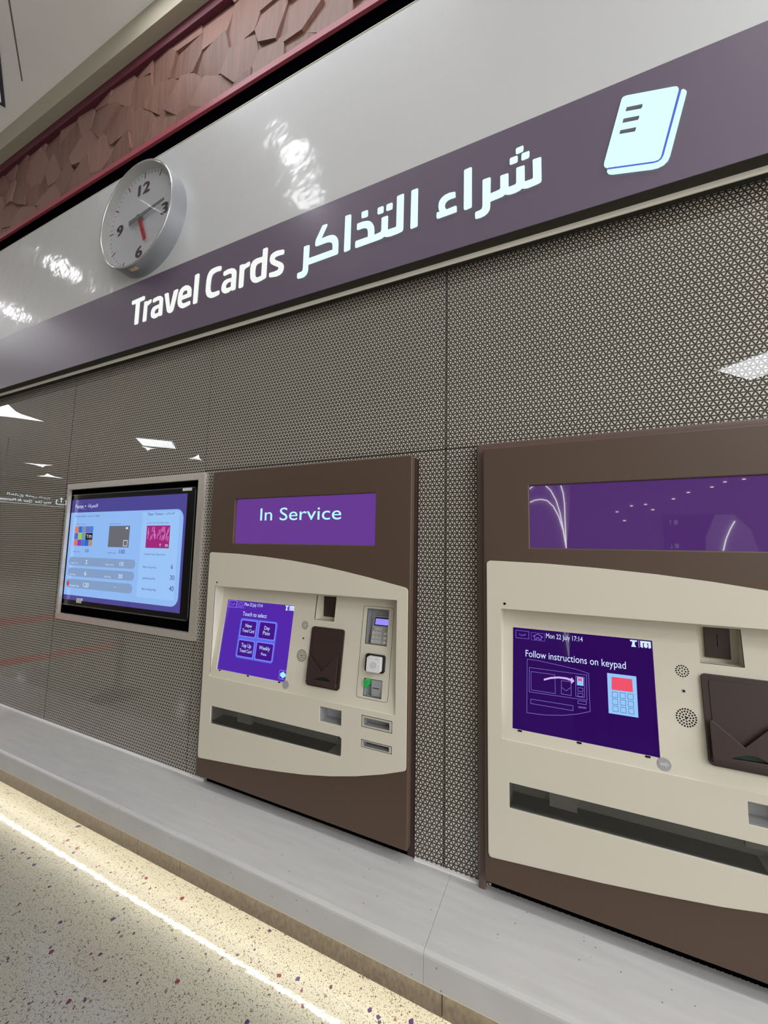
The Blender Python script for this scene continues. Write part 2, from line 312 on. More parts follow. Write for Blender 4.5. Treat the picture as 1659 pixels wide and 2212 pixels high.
# ---- measured outlines in metres (x, z) on their own planes
SIGN = {"T":[[[[-2.14,2.5801],[-2.1343,2.583],[-2.0385,2.5865],[-2.034,2.5835],[-2.0342,2.5674],[-2.0384,2.5645],[-2.0734,2.5622],[-2.0738,2.4412],[-2.0784,2.4371],[-2.0987,2.4367],[-2.1042,2.4397],[-2.1044,2.5612],[-2.1359,2.5614],[-2.1406,2.5644]]]],"r":[[[[-2.0322,2.5477],[-2.0272,2.5507],[-2.0118,2.5501],[-2.008,2.5462],[-1.98,2.552],[-1.9749,2.5498],[-1.9761,2.5359],[-1.9799,2.5332],[-2.0069,2.5225],[-2.0068,2.4415],[-2.0108,2.4374],[-2.0314,2.4369],[-2.0351,2.4395]]],[[[-1.3482,2.5513],[-1.3435,2.5532],[-1.3253,2.5526],[-1.3216,2.5487],[-1.2915,2.5546],[-1.2872,2.5511],[-1.2879,2.537],[-1.2917,2.5333],[-1.3117,2.5291],[-1.3205,2.5235],[-1.3217,2.4455],[-1.3251,2.4404],[-1.3445,2.439],[-1.3489,2.4427]]]],"a":[[[[-1.9609,2.5453],[-1.9553,2.5489],[-1.9276,2.5528],[-1.9076,2.5517],[-1.8932,2.5458],[-1.8842,2.5362],[-1.8817,2.5238],[-1.8807,2.4431],[-1.885,2.4392],[-1.9022,2.4387],[-1.9058,2.4432],[-1.9094,2.4432],[-1.9149,2.439],[-1.9303,2.4352],[-1.9465,2.4363],[-1.9592,2.4422],[-1.9672,2.4517],[-1.9699,2.4651],[-1.9695,2.4791],[-1.9648,2.4906],[-1.9538,2.5005],[-1.9381,2.5035],[-1.9076,2.5055],[-1.907,2.5207],[-1.9088,2.5268],[-1.9152,2.5304],[-1.9253,2.5319],[-1.9561,2.5279],[-1.9613,2.5306]],[[-1.9092,2.4877],[-1.9281,2.4861],[-1.9377,2.4823],[-1.9425,2.4723],[-1.9417,2.4651],[-1.9362,2.459],[-1.9289,2.4578],[-1.9093,2.4599]]],[[[-1.4516,2.5472],[-1.4465,2.5519],[-1.4217,2.5558],[-1.4002,2.5545],[-1.3821,2.5476],[-1.3714,2.536],[-1.3687,2.5226],[-1.3691,2.445],[-1.3723,2.4409],[-1.3915,2.4401],[-1.3959,2.4427],[-1.3972,2.4458],[-1.4007,2.4454],[-1.4091,2.4393],[-1.4231,2.4376],[-1.4376,2.4392],[-1.4507,2.4465],[-1.4582,2.4584],[-1.4592,2.4756],[-1.4543,2.4912],[-1.4444,2.5025],[-1.4285,2.5065],[-1.3958,2.5054],[-1.3958,2.5194],[-1.3999,2.5277],[-1.4091,2.5318],[-1.4199,2.5327],[-1.4466,2.5301],[-1.4516,2.5335]],[[-1.3981,2.4893],[-1.4165,2.4889],[-1.4268,2.4849],[-1.4323,2.4765],[-1.4316,2.4679],[-1.425,2.4613],[-1.4142,2.4597],[-1.3984,2.4609]]]],"v":[[[[-1.8701,2.55],[-1.8653,2.552],[-1.8459,2.5526],[-1.8419,2.5507],[-1.8206,2.4589],[-1.7989,2.5486],[-1.7935,2.5512],[-1.7729,2.553],[-1.7682,2.5506],[-1.7685,2.5457],[-1.7942,2.449],[-1.8002,2.441],[-1.8099,2.436],[-1.8271,2.4368],[-1.8374,2.4434],[-1.843,2.453]]]],"e":[[[[-1.6723,2.4612],[-1.6721,2.4474],[-1.676,2.4436],[-1.7026,2.4392],[-1.7243,2.4375],[-1.7414,2.4432],[-1.7547,2.4539],[-1.7626,2.4694],[-1.7647,2.4903],[-1.7629,2.5088],[-1.7591,2.5268],[-1.7496,2.5433],[-1.7321,2.5533],[-1.7103,2.5554],[-1.6916,2.5501],[-1.6769,2.5393],[-1.6693,2.5238],[-1.668,2.4915],[-1.6701,2.4867],[-1.7371,2.4852],[-1.7362,2.4761],[-1.731,2.4674],[-1.7194,2.4615],[-1.7047,2.4606],[-1.675,2.4633]],[[-1.7347,2.5053],[-1.6965,2.5066],[-1.6956,2.5163],[-1.7001,2.5256],[-1.7097,2.5304],[-1.7225,2.5304],[-1.7317,2.5234]]]],"l":[[[[-1.6481,2.5905],[-1.6419,2.5927],[-1.6237,2.5943],[-1.6184,2.5903],[-1.6219,2.4443],[-1.6249,2.4399],[-1.646,2.4388],[-1.6502,2.4422]]]],"C":[[[[-1.4683,2.5836],[-1.4697,2.5697],[-1.4731,2.5655],[-1.499,2.5675],[-1.5155,2.5646],[-1.5262,2.5591],[-1.5325,2.5451],[-1.5346,2.5254],[-1.5362,2.4999],[-1.5341,2.485],[-1.529,2.4735],[-1.5202,2.4662],[-1.5051,2.4632],[-1.4757,2.4637],[-1.4727,2.4618],[-1.4727,2.4488],[-1.4766,2.4436],[-1.4958,2.4402],[-1.5179,2.439],[-1.533,2.4416],[-1.5488,2.4501],[-1.5595,2.4645],[-1.5651,2.4848],[-1.565,2.5138],[-1.5637,2.5425],[-1.5587,2.5643],[-1.5487,2.5803],[-1.5344,2.5891],[-1.5121,2.5917],[-1.4898,2.591],[-1.4719,2.5876]]]],"d":[[[[-1.2116,2.5881],[-1.2079,2.5904],[-1.1885,2.5908],[-1.1845,2.5874],[-1.1862,2.45],[-1.1901,2.4452],[-1.2161,2.4399],[-1.2388,2.4378],[-1.2537,2.4405],[-1.2676,2.4493],[-1.2777,2.4657],[-1.2812,2.4885],[-1.2821,2.5161],[-1.2785,2.5369],[-1.2677,2.55],[-1.2498,2.5554],[-1.23,2.5546],[-1.2117,2.5534]],[[-1.2127,2.5289],[-1.2317,2.5299],[-1.2446,2.5265],[-1.2506,2.5175],[-1.2529,2.5019],[-1.2521,2.48],[-1.248,2.468],[-1.2387,2.4612],[-1.2304,2.4602],[-1.2143,2.4622]]]],"s":[[[[-1.0903,2.5469],[-1.0905,2.533],[-1.0939,2.5288],[-1.1172,2.531],[-1.1358,2.5303],[-1.1424,2.5257],[-1.1415,2.5201],[-1.1332,2.5122],[-1.1123,2.4991],[-1.0962,2.4876],[-1.0887,2.4736],[-1.0891,2.458],[-1.0954,2.4443],[-1.1087,2.4365],[-1.1302,2.435],[-1.1651,2.4412],[-1.1684,2.4448],[-1.1684,2.4593],[-1.1638,2.4614],[-1.1379,2.4601],[-1.1225,2.4615],[-1.1166,2.4663],[-1.1176,2.4732],[-1.1251,2.4794],[-1.1461,2.4924],[-1.1609,2.5036],[-1.168,2.5164],[-1.169,2.5327],[-1.1635,2.5457],[-1.1497,2.5533],[-1.1279,2.5556],[-1.0936,2.5498]]]],"kaf_ra":[[[[-0.983,2.5238],[-0.9801,2.5269],[-0.9582,2.5264],[-0.9548,2.5233],[-0.9565,2.465],[-0.8377,2.4658],[-0.8378,2.4851],[-0.8403,2.4948],[-0.8459,2.5016],[-0.857,2.5077],[-0.8702,2.5097],[-0.9189,2.5094],[-0.9242,2.5116],[-0.9246,2.5218],[-0.9224,2.5372],[-0.8932,2.5888],[-0.8901,2.5923],[-0.8702,2.5921],[-0.8679,2.5889],[-0.8698,2.5836],[-0.8955,2.5372],[-0.8932,2.5344],[-0.8668,2.5355],[-0.8515,2.5347],[-0.8384,2.5314],[-0.8264,2.5243],[-0.8174,2.5127],[-0.8126,2.4984],[-0.811,2.4821],[-0.8114,2.4462],[-0.8148,2.4404],[-0.9582,2.4381],[-0.9578,2.4195],[-0.9595,2.4059],[-0.9658,2.3957],[-0.977,2.3889],[-0.9908,2.3879],[-1.0095,2.3898],[-1.0124,2.3931],[-1.0124,2.4104],[-1.0083,2.4143],[-0.9909,2.4152],[-0.9853,2.4186],[-0.9835,2.4292]]]],"alif":[[[[-0.7811,2.5924],[-0.778,2.5946],[-0.7572,2.593],[-0.7544,2.5904],[-0.7544,2.4452],[-0.7574,2.4403],[-0.779,2.4383],[-0.7827,2.4414]]],[[[-0.4941,2.59],[-0.4909,2.5933],[-0.4705,2.5933],[-0.4678,2.5908],[-0.4682,2.4447],[-0.4711,2.4404],[-0.4923,2.4392],[-0.4962,2.442]]],[[[-0.2945,2.5911],[-0.2921,2.5934],[-0.2701,2.5944],[-0.2672,2.5912],[-0.2676,2.4455],[-0.2697,2.4412],[-0.2896,2.4398],[-0.2938,2.4416],[-0.2955,2.4458]]]],"dot":[[[[-0.7057,2.5809],[-0.7022,2.5844],[-0.6802,2.5834],[-0.6779,2.5806],[-0.678,2.5601],[-0.6815,2.5566],[-0.7029,2.5583],[-0.7056,2.5606]]],[[[-0.6344,2.5715],[-0.631,2.575],[-0.6123,2.5749],[-0.6098,2.5721],[-0.6097,2.551],[-0.6131,2.5481],[-0.6317,2.5488],[-0.6347,2.5512]]],[[[-0.5965,2.5723],[-0.5927,2.575],[-0.5739,2.5744],[-0.5714,2.5715],[-0.5716,2.5517],[-0.5753,2.5488],[-0.5941,2.5493],[-0.5974,2.552]]],[[[-0.1193,2.5953],[-0.1163,2.5986],[-0.0976,2.5994],[-0.095,2.5964],[-0.0955,2.5827],[-0.0987,2.5796],[-0.1154,2.5784],[-0.1194,2.5814]]],[[[-0.1015,2.567],[-0.0988,2.5713],[-0.0791,2.5713],[-0.0765,2.5681],[-0.0773,2.5526],[-0.0805,2.5485],[-0.0983,2.5477],[-0.1022,2.5507]]],[[[-0.1393,2.567],[-0.136,2.5711],[-0.1163,2.5708],[-0.1136,2.5677],[-0.1141,2.5513],[-0.1174,2.5481],[-0.1363,2.548],[-0.1396,2.5509]]]],"lam_ta_dhal":[[[[-0.7251,2.5378],[-0.7221,2.5406],[-0.698,2.5406],[-0.6799,2.537],[-0.668,2.5317],[-0.6579,2.5215],[-0.6507,2.5076],[-0.648,2.4916],[-0.6473,2.466],[-0.6199,2.4687],[-0.6166,2.475],[-0.6164,2.5244],[-0.6136,2.5271],[-0.5927,2.5273],[-0.5898,2.5246],[-0.59,2.4694],[-0.5867,2.4677],[-0.557,2.467],[-0.5537,2.4705],[-0.5528,2.59],[-0.5491,2.5932],[-0.5271,2.5938],[-0.5247,2.5914],[-0.5256,2.4487],[-0.53,2.4421],[-0.5482,2.4393],[-0.5777,2.4385],[-0.5927,2.4408],[-0.6057,2.4465],[-0.6117,2.4426],[-0.6231,2.4409],[-0.7282,2.4392],[-0.7313,2.4421],[-0.7306,2.4648],[-0.727,2.4674],[-0.6751,2.4674],[-0.6745,2.4819],[-0.6769,2.4979],[-0.6821,2.5073],[-0.6912,2.5124],[-0.7012,2.514],[-0.7224,2.5141],[-0.7251,2.5166]]]],"hamza":[[[[-0.3259,2.5207],[-0.3253,2.5049],[-0.3268,2.5016],[-0.3427,2.5026],[-0.3549,2.5001],[-0.3623,2.4931],[-0.3647,2.4836],[-0.3622,2.4722],[-0.3575,2.4652],[-0.3255,2.4674],[-0.3213,2.4645],[-0.3209,2.447],[-0.323,2.4439],[-0.3894,2.443],[-0.3938,2.4453],[-0.3951,2.449],[-0.3946,2.4646],[-0.3921,2.467],[-0.3827,2.4661],[-0.3865,2.4747],[-0.3878,2.4858],[-0.3873,2.4988],[-0.383,2.5103],[-0.3749,2.519],[-0.3625,2.5247],[-0.3477,2.5261],[-0.3305,2.5232]]]],"shin_ra":[[[[-0.23,2.5255],[-0.2269,2.5289],[-0.2056,2.5283],[-0.2026,2.5251],[-0.2038,2.4668],[-0.1751,2.4694],[-0.1709,2.4723],[-0.1706,2.5169],[-0.1676,2.5194],[-0.1468,2.5187],[-0.144,2.516],[-0.1443,2.4681],[-0.1416,2.467],[-0.1231,2.4678],[-0.1195,2.4718],[-0.1188,2.5238],[-0.116,2.5267],[-0.0946,2.5258],[-0.0923,2.5231],[-0.0927,2.4663],[-0.0697,2.4664],[-0.067,2.4702],[-0.0672,2.5317],[-0.0648,2.5343],[-0.0433,2.5334],[-0.0408,2.5306],[-0.0413,2.4515],[-0.044,2.4455],[-0.0555,2.443],[-0.0832,2.4408],[-0.0941,2.4434],[-0.1019,2.447],[-0.1083,2.4427],[-0.1226,2.4397],[-0.1386,2.4398],[-0.1483,2.4427],[-0.1564,2.4468],[-0.163,2.4424],[-0.1761,2.441],[-0.2044,2.439],[-0.2049,2.4215],[-0.2071,2.4093],[-0.2131,2.4003],[-0.2232,2.3939],[-0.2368,2.3914],[-0.2523,2.3923],[-0.2557,2.3954],[-0.256,2.4125],[-0.2531,2.4171],[-0.2402,2.4179],[-0.2333,2.421],[-0.2307,2.4294]]]],"card_front":[[[[0.1876,2.6243],[0.1916,2.6302],[0.2008,2.6308],[0.3175,2.5988],[0.3243,2.5956],[0.3281,2.5884],[0.3281,2.5818],[0.2809,2.4022],[0.2778,2.3924],[0.2719,2.3866],[0.2627,2.386],[0.1449,2.4154],[0.1388,2.4204],[0.1356,2.4277],[0.1361,2.4353]],[[0.2004,2.595],[0.2411,2.5854],[0.2392,2.5733],[0.2358,2.5686],[0.1957,2.5792]],[[0.1912,2.5611],[0.2319,2.5513],[0.2294,2.5394],[0.2268,2.5358],[0.1866,2.5447]],[[0.1819,2.5267],[0.2228,2.5174],[0.2198,2.5053],[0.2175,2.5016],[0.1774,2.5118]]]],"card_back":[[[[0.3346,2.5793],[0.3388,2.5799],[0.344,2.5734],[0.3464,2.5674],[0.3455,2.5614],[0.3006,2.3879],[0.2945,2.3739],[0.2844,2.3654],[0.2703,2.3622],[0.2561,2.3636],[0.1565,2.3892],[0.1474,2.3943],[0.143,2.403],[0.1435,2.4086],[0.2596,2.3798],[0.2709,2.3796],[0.2795,2.3842],[0.2849,2.3948]]]],"card_gap":[[[[0.3285,2.5816],[0.3344,2.5791],[0.2844,2.395],[0.2793,2.3847],[0.2709,2.3801],[0.2596,2.3804],[0.1447,2.4091],[0.1449,2.4149],[0.2626,2.3854],[0.2721,2.3859],[0.2781,2.3917],[0.2814,2.402]]]]}
TILT = {"pin_outline":[[-0.7005,1.03],[-0.5749,1.0314],[-0.5736,0.7122],[-0.6994,0.7074]],"pin_open":[[-0.6833,1.0223],[-0.5942,1.0226],[-0.5935,0.8968],[-0.6822,0.8925]],"card_reader":[[-0.6802,0.858],[-0.6001,0.8596],[-0.6002,0.7972],[-0.6806,0.7965]],"chip_open":[[-0.6734,0.7768],[-0.5997,0.7787],[-0.5998,0.7175],[-0.6725,0.7171]],"coin_open":[[-0.9186,1.0545],[-0.8251,1.0561],[-0.8251,0.9605],[-0.9177,0.9593]],"holder":[[-0.9215,0.9335],[-0.7769,0.9366],[-0.7697,0.7206],[-0.92,0.7175]],"spk1":[[-0.9599,0.9338],[-0.9734,0.9325],[-0.9457,0.9352]],"mic":[[-0.9599,0.8837]],"spk2":[[-0.9588,0.8184],[-0.9802,0.8158],[-0.9373,0.8211]],"screen":[[-1.3999,1.0039],[-1.0259,1.0059],[-1.0217,0.7085],[-1.3991,0.7085]],"screen2":[[-1.4021,1.0013],[-1.0231,1.0062],[-1.0228,0.7089],[-1.4018,0.704]],"sticker":[-1.0183,0.7022],"sticker2":[-1.0155,0.6963],"pinscr":[[-0.6447,0.9876],[-0.5948,0.9884],[-0.5966,0.9661],[-0.6464,0.965]],"keyA":[[-0.6472,0.9513]],"keyD":[[-0.6562,0.9092]],"keyC":[[-0.6158,0.9536]]}
S1 = {"text":[["Mon 22 July 17:14",[-1.2959,0.9845],[-1.1949,0.9973]],["Touch to select",[-1.3001,0.9422],[-1.1646,0.9589]],["New",[-1.2741,0.8953],[-1.2374,0.91]],["Travel Card",[-1.2882,0.8747],[-1.2212,0.8886]],["Day",[-1.1685,0.8952],[-1.139,0.9103]],["Pass",[-1.1723,0.8752],[-1.1352,0.8898]],["Top Up",[-1.281,0.8133],[-1.2258,0.829]],["Travel Card",[-1.2868,0.7924],[-1.2195,0.8055]],["Weekly",[-1.1821,0.8148],[-1.1237,0.8297]],["Pass",[-1.1668,0.7935],[-1.1387,0.8033]]],"btn":[[[-1.3029,0.9247],[-1.2138,0.9258],[-1.2098,0.8577],[-1.2992,0.8538]],[[-1.2001,0.9271],[-1.1078,0.9277],[-1.1072,0.8577],[-1.1968,0.8546]],[[-1.3016,0.842],[-1.2102,0.8441],[-1.2088,0.775],[-1.3008,0.7712]],[[-1.2007,0.8429],[-1.1065,0.8457],[-1.1055,0.7752],[-1.1971,0.7699]]],"lang":[[-1.393,1.0006],[-1.3455,1.0003],[-1.3445,0.9725],[-1.3884,0.9727]],"home":[[-1.342,0.9993],[-1.3006,0.9994],[-1.3001,0.9731],[-1.3414,0.9735]],"eye":[[-1.0611,0.7488],[-1.0243,0.7508],[-1.023,0.7177],[-1.0592,0.7163]],"logo":[[-1.0735,1.0024],[-1.0263,1.0019],[-1.0256,0.983],[-1.0716,0.9821]]}
S2 = {"text":[["Mon 22 July 17:14",[-1.3009,0.9814],[-1.199,0.9954]],["Follow instructions on keypad",[-1.3612,0.9198],[-1.0904,0.9394]]],"lang":[[-1.3914,0.9959],[-1.3515,0.9949],[-1.3516,0.9729],[-1.3902,0.9725]],"home":[[-1.345,0.9936],[-1.3048,0.9928],[-1.3051,0.9711],[-1.3443,0.971]],"logo":[[-1.0769,1.0],[-1.0267,1.0014],[-1.0263,0.983],[-1.0772,0.9815]],"lines":[[[-1.3567,0.9121],[-1.3286,0.912],[-1.3028,0.9098],[-1.2669,0.9065],[-1.2182,0.9012],[-1.1863,0.8944],[-1.1854,0.792],[-1.2148,0.7807],[-1.2557,0.7693],[-1.3046,0.7612],[-1.3333,0.7595],[-1.3581,0.7587]],[[-1.3503,0.8886],[-1.1915,0.8891],[-1.193,0.8206],[-1.3513,0.8185]],[[-1.3455,0.8774],[-1.2774,0.8778],[-1.2772,0.8249],[-1.3457,0.8248]],[[-1.26,0.8639],[-1.2339,0.8642],[-1.2338,0.8266],[-1.2607,0.8269]],[[-1.2204,0.8824],[-1.1974,0.8822],[-1.1991,0.8264],[-1.2219,0.8268]],[[-1.2155,0.8515],[-1.2027,0.8514],[-1.203,0.842],[-1.2158,0.8417]],[[-1.2159,0.8365],[-1.2031,0.8368],[-1.2034,0.8281],[-1.2162,0.8278]],[[-1.2165,0.8156],[-1.1945,0.8166],[-1.1947,0.8083],[-1.2167,0.808]],[[-1.2153,0.7997],[-1.196,0.8006],[-1.196,0.7982],[-1.2153,0.7973]],[[-1.3466,0.7986],[-1.2301,0.7996],[-1.2304,0.7864],[-1.3466,0.7861]]],"vee":[[-1.2603,0.8453],[-1.2473,0.8374],[-1.234,0.8487]],"lite":[[-1.2171,0.8808],[-1.2001,0.8804],[-1.2008,0.858],[-1.2177,0.8578]],"red1":[[-1.2148,0.8776],[-1.2043,0.8774],[-1.2045,0.8703],[-1.215,0.8705]],"arrow":[[-1.3089,0.8617],[-1.2889,0.8697],[-1.2675,0.8742],[-1.2465,0.8748],[-1.2334,0.8724],[-1.2315,0.8773],[-1.2246,0.8677],[-1.233,0.859],[-1.2332,0.8664],[-1.2466,0.8694],[-1.2676,0.8692],[-1.289,0.8646],[-1.3085,0.8567]],"pad":[[-1.1383,0.9026],[-1.0665,0.9033],[-1.0672,0.7973],[-1.1386,0.7963]],"red":[[-1.1274,0.8941],[-1.0771,0.8947],[-1.0767,0.861],[-1.1289,0.8595]],"keys":[[[-1.1275,0.8543],[-1.1143,0.8544],[-1.1149,0.8402],[-1.1282,0.8401]],[[-1.1083,0.855],[-1.0952,0.8551],[-1.0959,0.841],[-1.109,0.8409]],[[-1.0893,0.855],[-1.0764,0.8551],[-1.0772,0.8411],[-1.0901,0.841]],[[-1.1277,0.8358],[-1.1145,0.836],[-1.1152,0.8219],[-1.1284,0.8216]],[[-1.1082,0.8367],[-1.0952,0.8368],[-1.0959,0.8229],[-1.1089,0.8226]],[[-1.0894,0.8361],[-1.0765,0.8363],[-1.0773,0.8224],[-1.0901,0.8222]],[[-1.1276,0.8174],[-1.1144,0.8177],[-1.1151,0.8037],[-1.1282,0.8034]],[[-1.1082,0.8174],[-1.0952,0.8177],[-1.0959,0.8038],[-1.1089,0.8035]],[[-1.0891,0.8178],[-1.0763,0.8181],[-1.077,0.8043],[-1.0898,0.804]]]}
FR = {"outer":[[-2.7603,1.5983],[-1.5847,1.6067],[-1.5883,0.8046],[-2.7445,0.7934]],"inner":[[-2.7313,1.5647],[-1.6206,1.5722],[-1.6261,0.8336],[-2.7393,0.8325]],"lcd":[[-2.7828,1.512],[-1.7498,1.5138],[-1.7611,0.9057],[-2.8052,0.9039]],"bez":[[-2.8271,1.5407],[-1.6876,1.5503],[-1.7206,0.8698],[-2.8456,0.8734]],"panel":[[-2.7954,1.4316],[-1.7758,1.4348],[-1.7834,0.9344],[-2.8037,0.931]],"text":[["Fares \u2022","w",[-2.7518,1.4604],[-2.6452,1.4822]],["Travel Cards \u2022","d",[-2.7499,1.4047],[-2.6251,1.4155]],["Paper Tickets \u2022","d",[-2.0591,1.4038],[-1.9246,1.4182]],["Standard Travel Card","d",[-2.7332,1.3586],[-2.6316,1.3636]],["goldclub Travel Card","d",[-2.3942,1.3588],[-2.292,1.3644]],["Limited Use, Non-Refundable","d",[-2.0603,1.3597],[-1.8855,1.3656]],["10","d",[-2.6097,1.1917],[-2.5761,1.211]],["100","d",[-2.2845,1.1918],[-2.2339,1.2142]],["Travel Card","d",[-2.7381,1.1906],[-2.6624,1.198]],["Travel Card","d",[-2.3929,1.1904],[-2.3147,1.1981]],["Unlimited Travel in Metro & Tram","d",[-2.0638,1.1898],[-1.8957,1.1988]],["2","w",[-2.598,1.1232],[-2.5767,1.1463]],["10","w",[-2.2702,1.1237],[-2.2375,1.1454]],["6","w",[-2.5981,1.0559],[-2.5777,1.0791]],["30","w",[-2.2746,1.0549],[-2.237,1.0777]],["120","w",[-2.5997,0.9872],[-2.5437,1.0125]],["-","w",[-2.3048,0.9991],[-2.2895,1.0131]],["6","d",[-1.8469,1.1229],[-1.832,1.1458]],["30","d",[-1.8482,1.0671],[-1.8149,1.0905]],["40","d",[-1.8495,1.0106],[-1.8149,1.0357]],["Metro Day Pass","d",[-2.0674,1.1209],[-1.9582,1.13]],["goldclub Day Pass","d",[-2.0658,1.0616],[-1.9615,1.0718]],["Metro Weekly Pass","d",[-2.0651,1.0032],[-1.9498,1.0152]],["Single Use","w",[-2.747,1.1221],[-2.6733,1.1303]],["Day Use","w",[-2.3994,1.1229],[-2.3255,1.1308]],["Day Pass","w",[-2.7475,1.0519],[-2.6869,1.0614]],["Day Pass","w",[-2.4003,1.0542],[-2.3396,1.0624]],["Weekly Pass","w",[-2.7413,0.9846],[-2.6418,0.9959]]],"ar":[["fares","w",[-2.6216,1.456],[-2.5251,1.4832]],["cards","d",[-2.6181,1.4021],[-2.4936,1.4154]],["tickets","d",[-1.9156,1.4038],[-1.8493,1.4176]]],"card1":[[-2.7366,1.3481],[-2.5492,1.347],[-2.5463,1.2273],[-2.7361,1.2278]],"blk":[[-2.619,1.3072],[-2.5546,1.3073],[-2.5522,1.2666],[-2.6207,1.2683]],"card2":[[-2.3936,1.3483],[-2.2051,1.3487],[-2.208,1.2278],[-2.3935,1.2264]],"card3":[[-2.0589,1.3483],[-1.8741,1.348],[-1.8746,1.2279],[-2.0628,1.2277]],"bars":[[[-2.7683,1.158],[-2.1326,1.1643],[-2.1384,1.113],[-2.7702,1.1086]],[[-2.7693,1.0913],[-2.1327,1.1004],[-2.1423,1.0476],[-2.7716,1.0438]],[[-2.7742,1.023],[-2.1407,1.0343],[-2.1501,0.9806],[-2.7801,0.9732]]],"dot":[-2.7705,1.0013],"label":[[-1.7921,1.5423],[-1.7251,1.5391],[-1.7251,1.5244],[-1.792,1.5273]],"div":[[-2.1046,1.4309],[-2.105,0.9416]]}
WIN = {"slot1":[[-0.6733,0.6535],[-0.552,0.6563],[-0.553,0.6149],[-0.6722,0.6125]],"disp_text":[[-1.2018,1.3601],[-0.7919,1.4128]]}
REF = [[[-0.7257,2.388],[-0.6,2.4467],[-0.4649,2.4628],[-0.3322,2.4293],[-0.2033,2.2898],[-0.0966,2.0635],[-0.0117,1.7405],[0.045,1.3426]],[[-0.3639,2.783],[-0.2525,2.6615],[-0.1447,2.4311],[-0.0692,2.144],[-0.0108,1.7806],[0.045,1.3426]],[[-0.0379,2.7665],[0.0062,2.5887],[0.0303,2.3441],[0.0307,2.0211],[0.045,1.3426]],[[-0.7212,2.7037],[-0.6734,2.7521],[-0.6144,2.7829]],[[3.0065,1.9182],[2.932,1.7705],[2.8543,1.5636],[2.7961,1.3152]]]

# ================================================================== SETTING
YW = 1.35                                    # face of the glass wall
XL, XR = -25.0, 7.6
tag(Geo().box(XL, XR, -10, 1.6, -.06, 0).build('floor', M_TERR), kind='structure')
M_CEIL = mat('white_ceiling', (246, 245, 244), .7, noise=.03, nscale=3)
SLEN = .75                                   # half diagonal of the luminaires
def star(*c):
    """three-pointed light opening with hollow sides, from its three tips"""
    out = []; mx, my = sum(p[0] for p in c) / 3, sum(p[1] for p in c) / 3
    for i in range(3):
        p, q = c[i], c[(i + 1) % 3]
        for t in (0, .2, .4, .6, .8):
            w = 1 - .38 * math.sin(PI * t)
            out.append((mx + (p[0] * (1 - t) + q[0] * t - mx) * w, my + (p[1] * (1 - t) + q[1] * t - my) * w))
    return out
def slab_z(G, loops, z0, z1):
    tris = tessellate_polygon([[Vector((p[0], p[1], 0)) for p in l] for l in loops]); flat = [p for l in loops for p in l]; n = len(flat)
    fs = []
    for t in tris: fs += [tuple(t), tuple(i + n for i in reversed(t))]
    st = 0
    for l in loops:
        for i in range(len(l)):
            a, b_ = st + i, st + (i + 1) % len(l); fs.append((a, b_, b_ + n, a + n))
        st += len(l)
    return G.add([(p[0], p[1], z0) for p in flat] + [(p[0], p[1], z1) for p in flat], fs)
def diamond(cx, cy, L, ph=0): return [(cx + L * math.cos(ph + PI / 2 * i), cy + L * math.sin(ph + PI / 2 * i)) for i in range(4)]
STARS = [((-12.51, -5.31), (-12.31, -5.72), (-13.01, -5.86)), ((-12.69, -7.19), (-11.68, -6.85), (-12.43, -7.68)), ((-11.64, -1.55), (-12.52, -2.71), (-13.9, -1.5)), ((-19.89, -5.29), (-20.29, -6.15), (-19.18, -6.05)), ((-23.29, -7.24), (-21.96, -7.07), (-22.76, -8.17)), ((-3.58, .26), (-3.51, .05), (-3.60, .02))]
PHS = [math.radians(20.3) if i == 2 else 0 for i in range(len(SQUARES))]
holes = [rect(x - a_ / 2, x + a_ / 2, y - c_ / 2, y + c_ / 2) for x, y, a_, c_ in SLOTS] + [diamond(x, y, SLEN, PHS[i]) for i, (x, y) in enumerate(SQUARES)] + [[(x + .14 * math.cos(t * PI / 8), y + .14 * math.sin(t * PI / 8)) for t in range(16)] for x, y in SPOTS] + [star(*s) for s in STARS]
G = Geo()
slab_z(G, [[(XL, -10), (XR, -10), (XR, 1.231), (XL, 1.231)]] + holes, ZCEIL, ZCEIL + .12)
tag(G.build('ceiling', M_CEIL), kind='structure')
# fine joint in the ceiling boarding
tag(Geo().add([(-2.90, .87, ZCEIL - .0006), (-3.36, 1.125, ZCEIL - .0006), (-3.364, 1.118, ZCEIL - .0006), (-2.904, .862, ZCEIL - .0006)], [(0, 1, 2, 3)]).build('trim_1', mat('ceiling_joint', (120, 116, 110), .8)), kind='structure')
# stepped bulkhead between ceiling and timber wall
M_BULK = mat('beige_bulkhead', (168, 161, 144), .7)
tag(Geo().box(XL, XR, 1.231, 1.6, 4.277, ZCEIL + .12).build('trim_2', M_BULK), kind='structure')
# far side of the hall
M_FAR = mat('far_wall_grey', (140, 132, 114), .7, noise=.06, nscale=1.5)
tag(Geo().box(XL, XR, -10.1, -10, 0, ZCEIL).build('wall_front', M_FAR), kind='structure')
tag(Geo().box(XL - .1, XL, -10, 1.6, 0, ZCEIL).build('wall_left', M_FAR), kind='structure')
# dark backing behind the glass panels
tag(Geo().box(XL, XR, 1.47, 1.5, 0, ZCEIL).build('wall_behind', M_MATT), kind='structure')

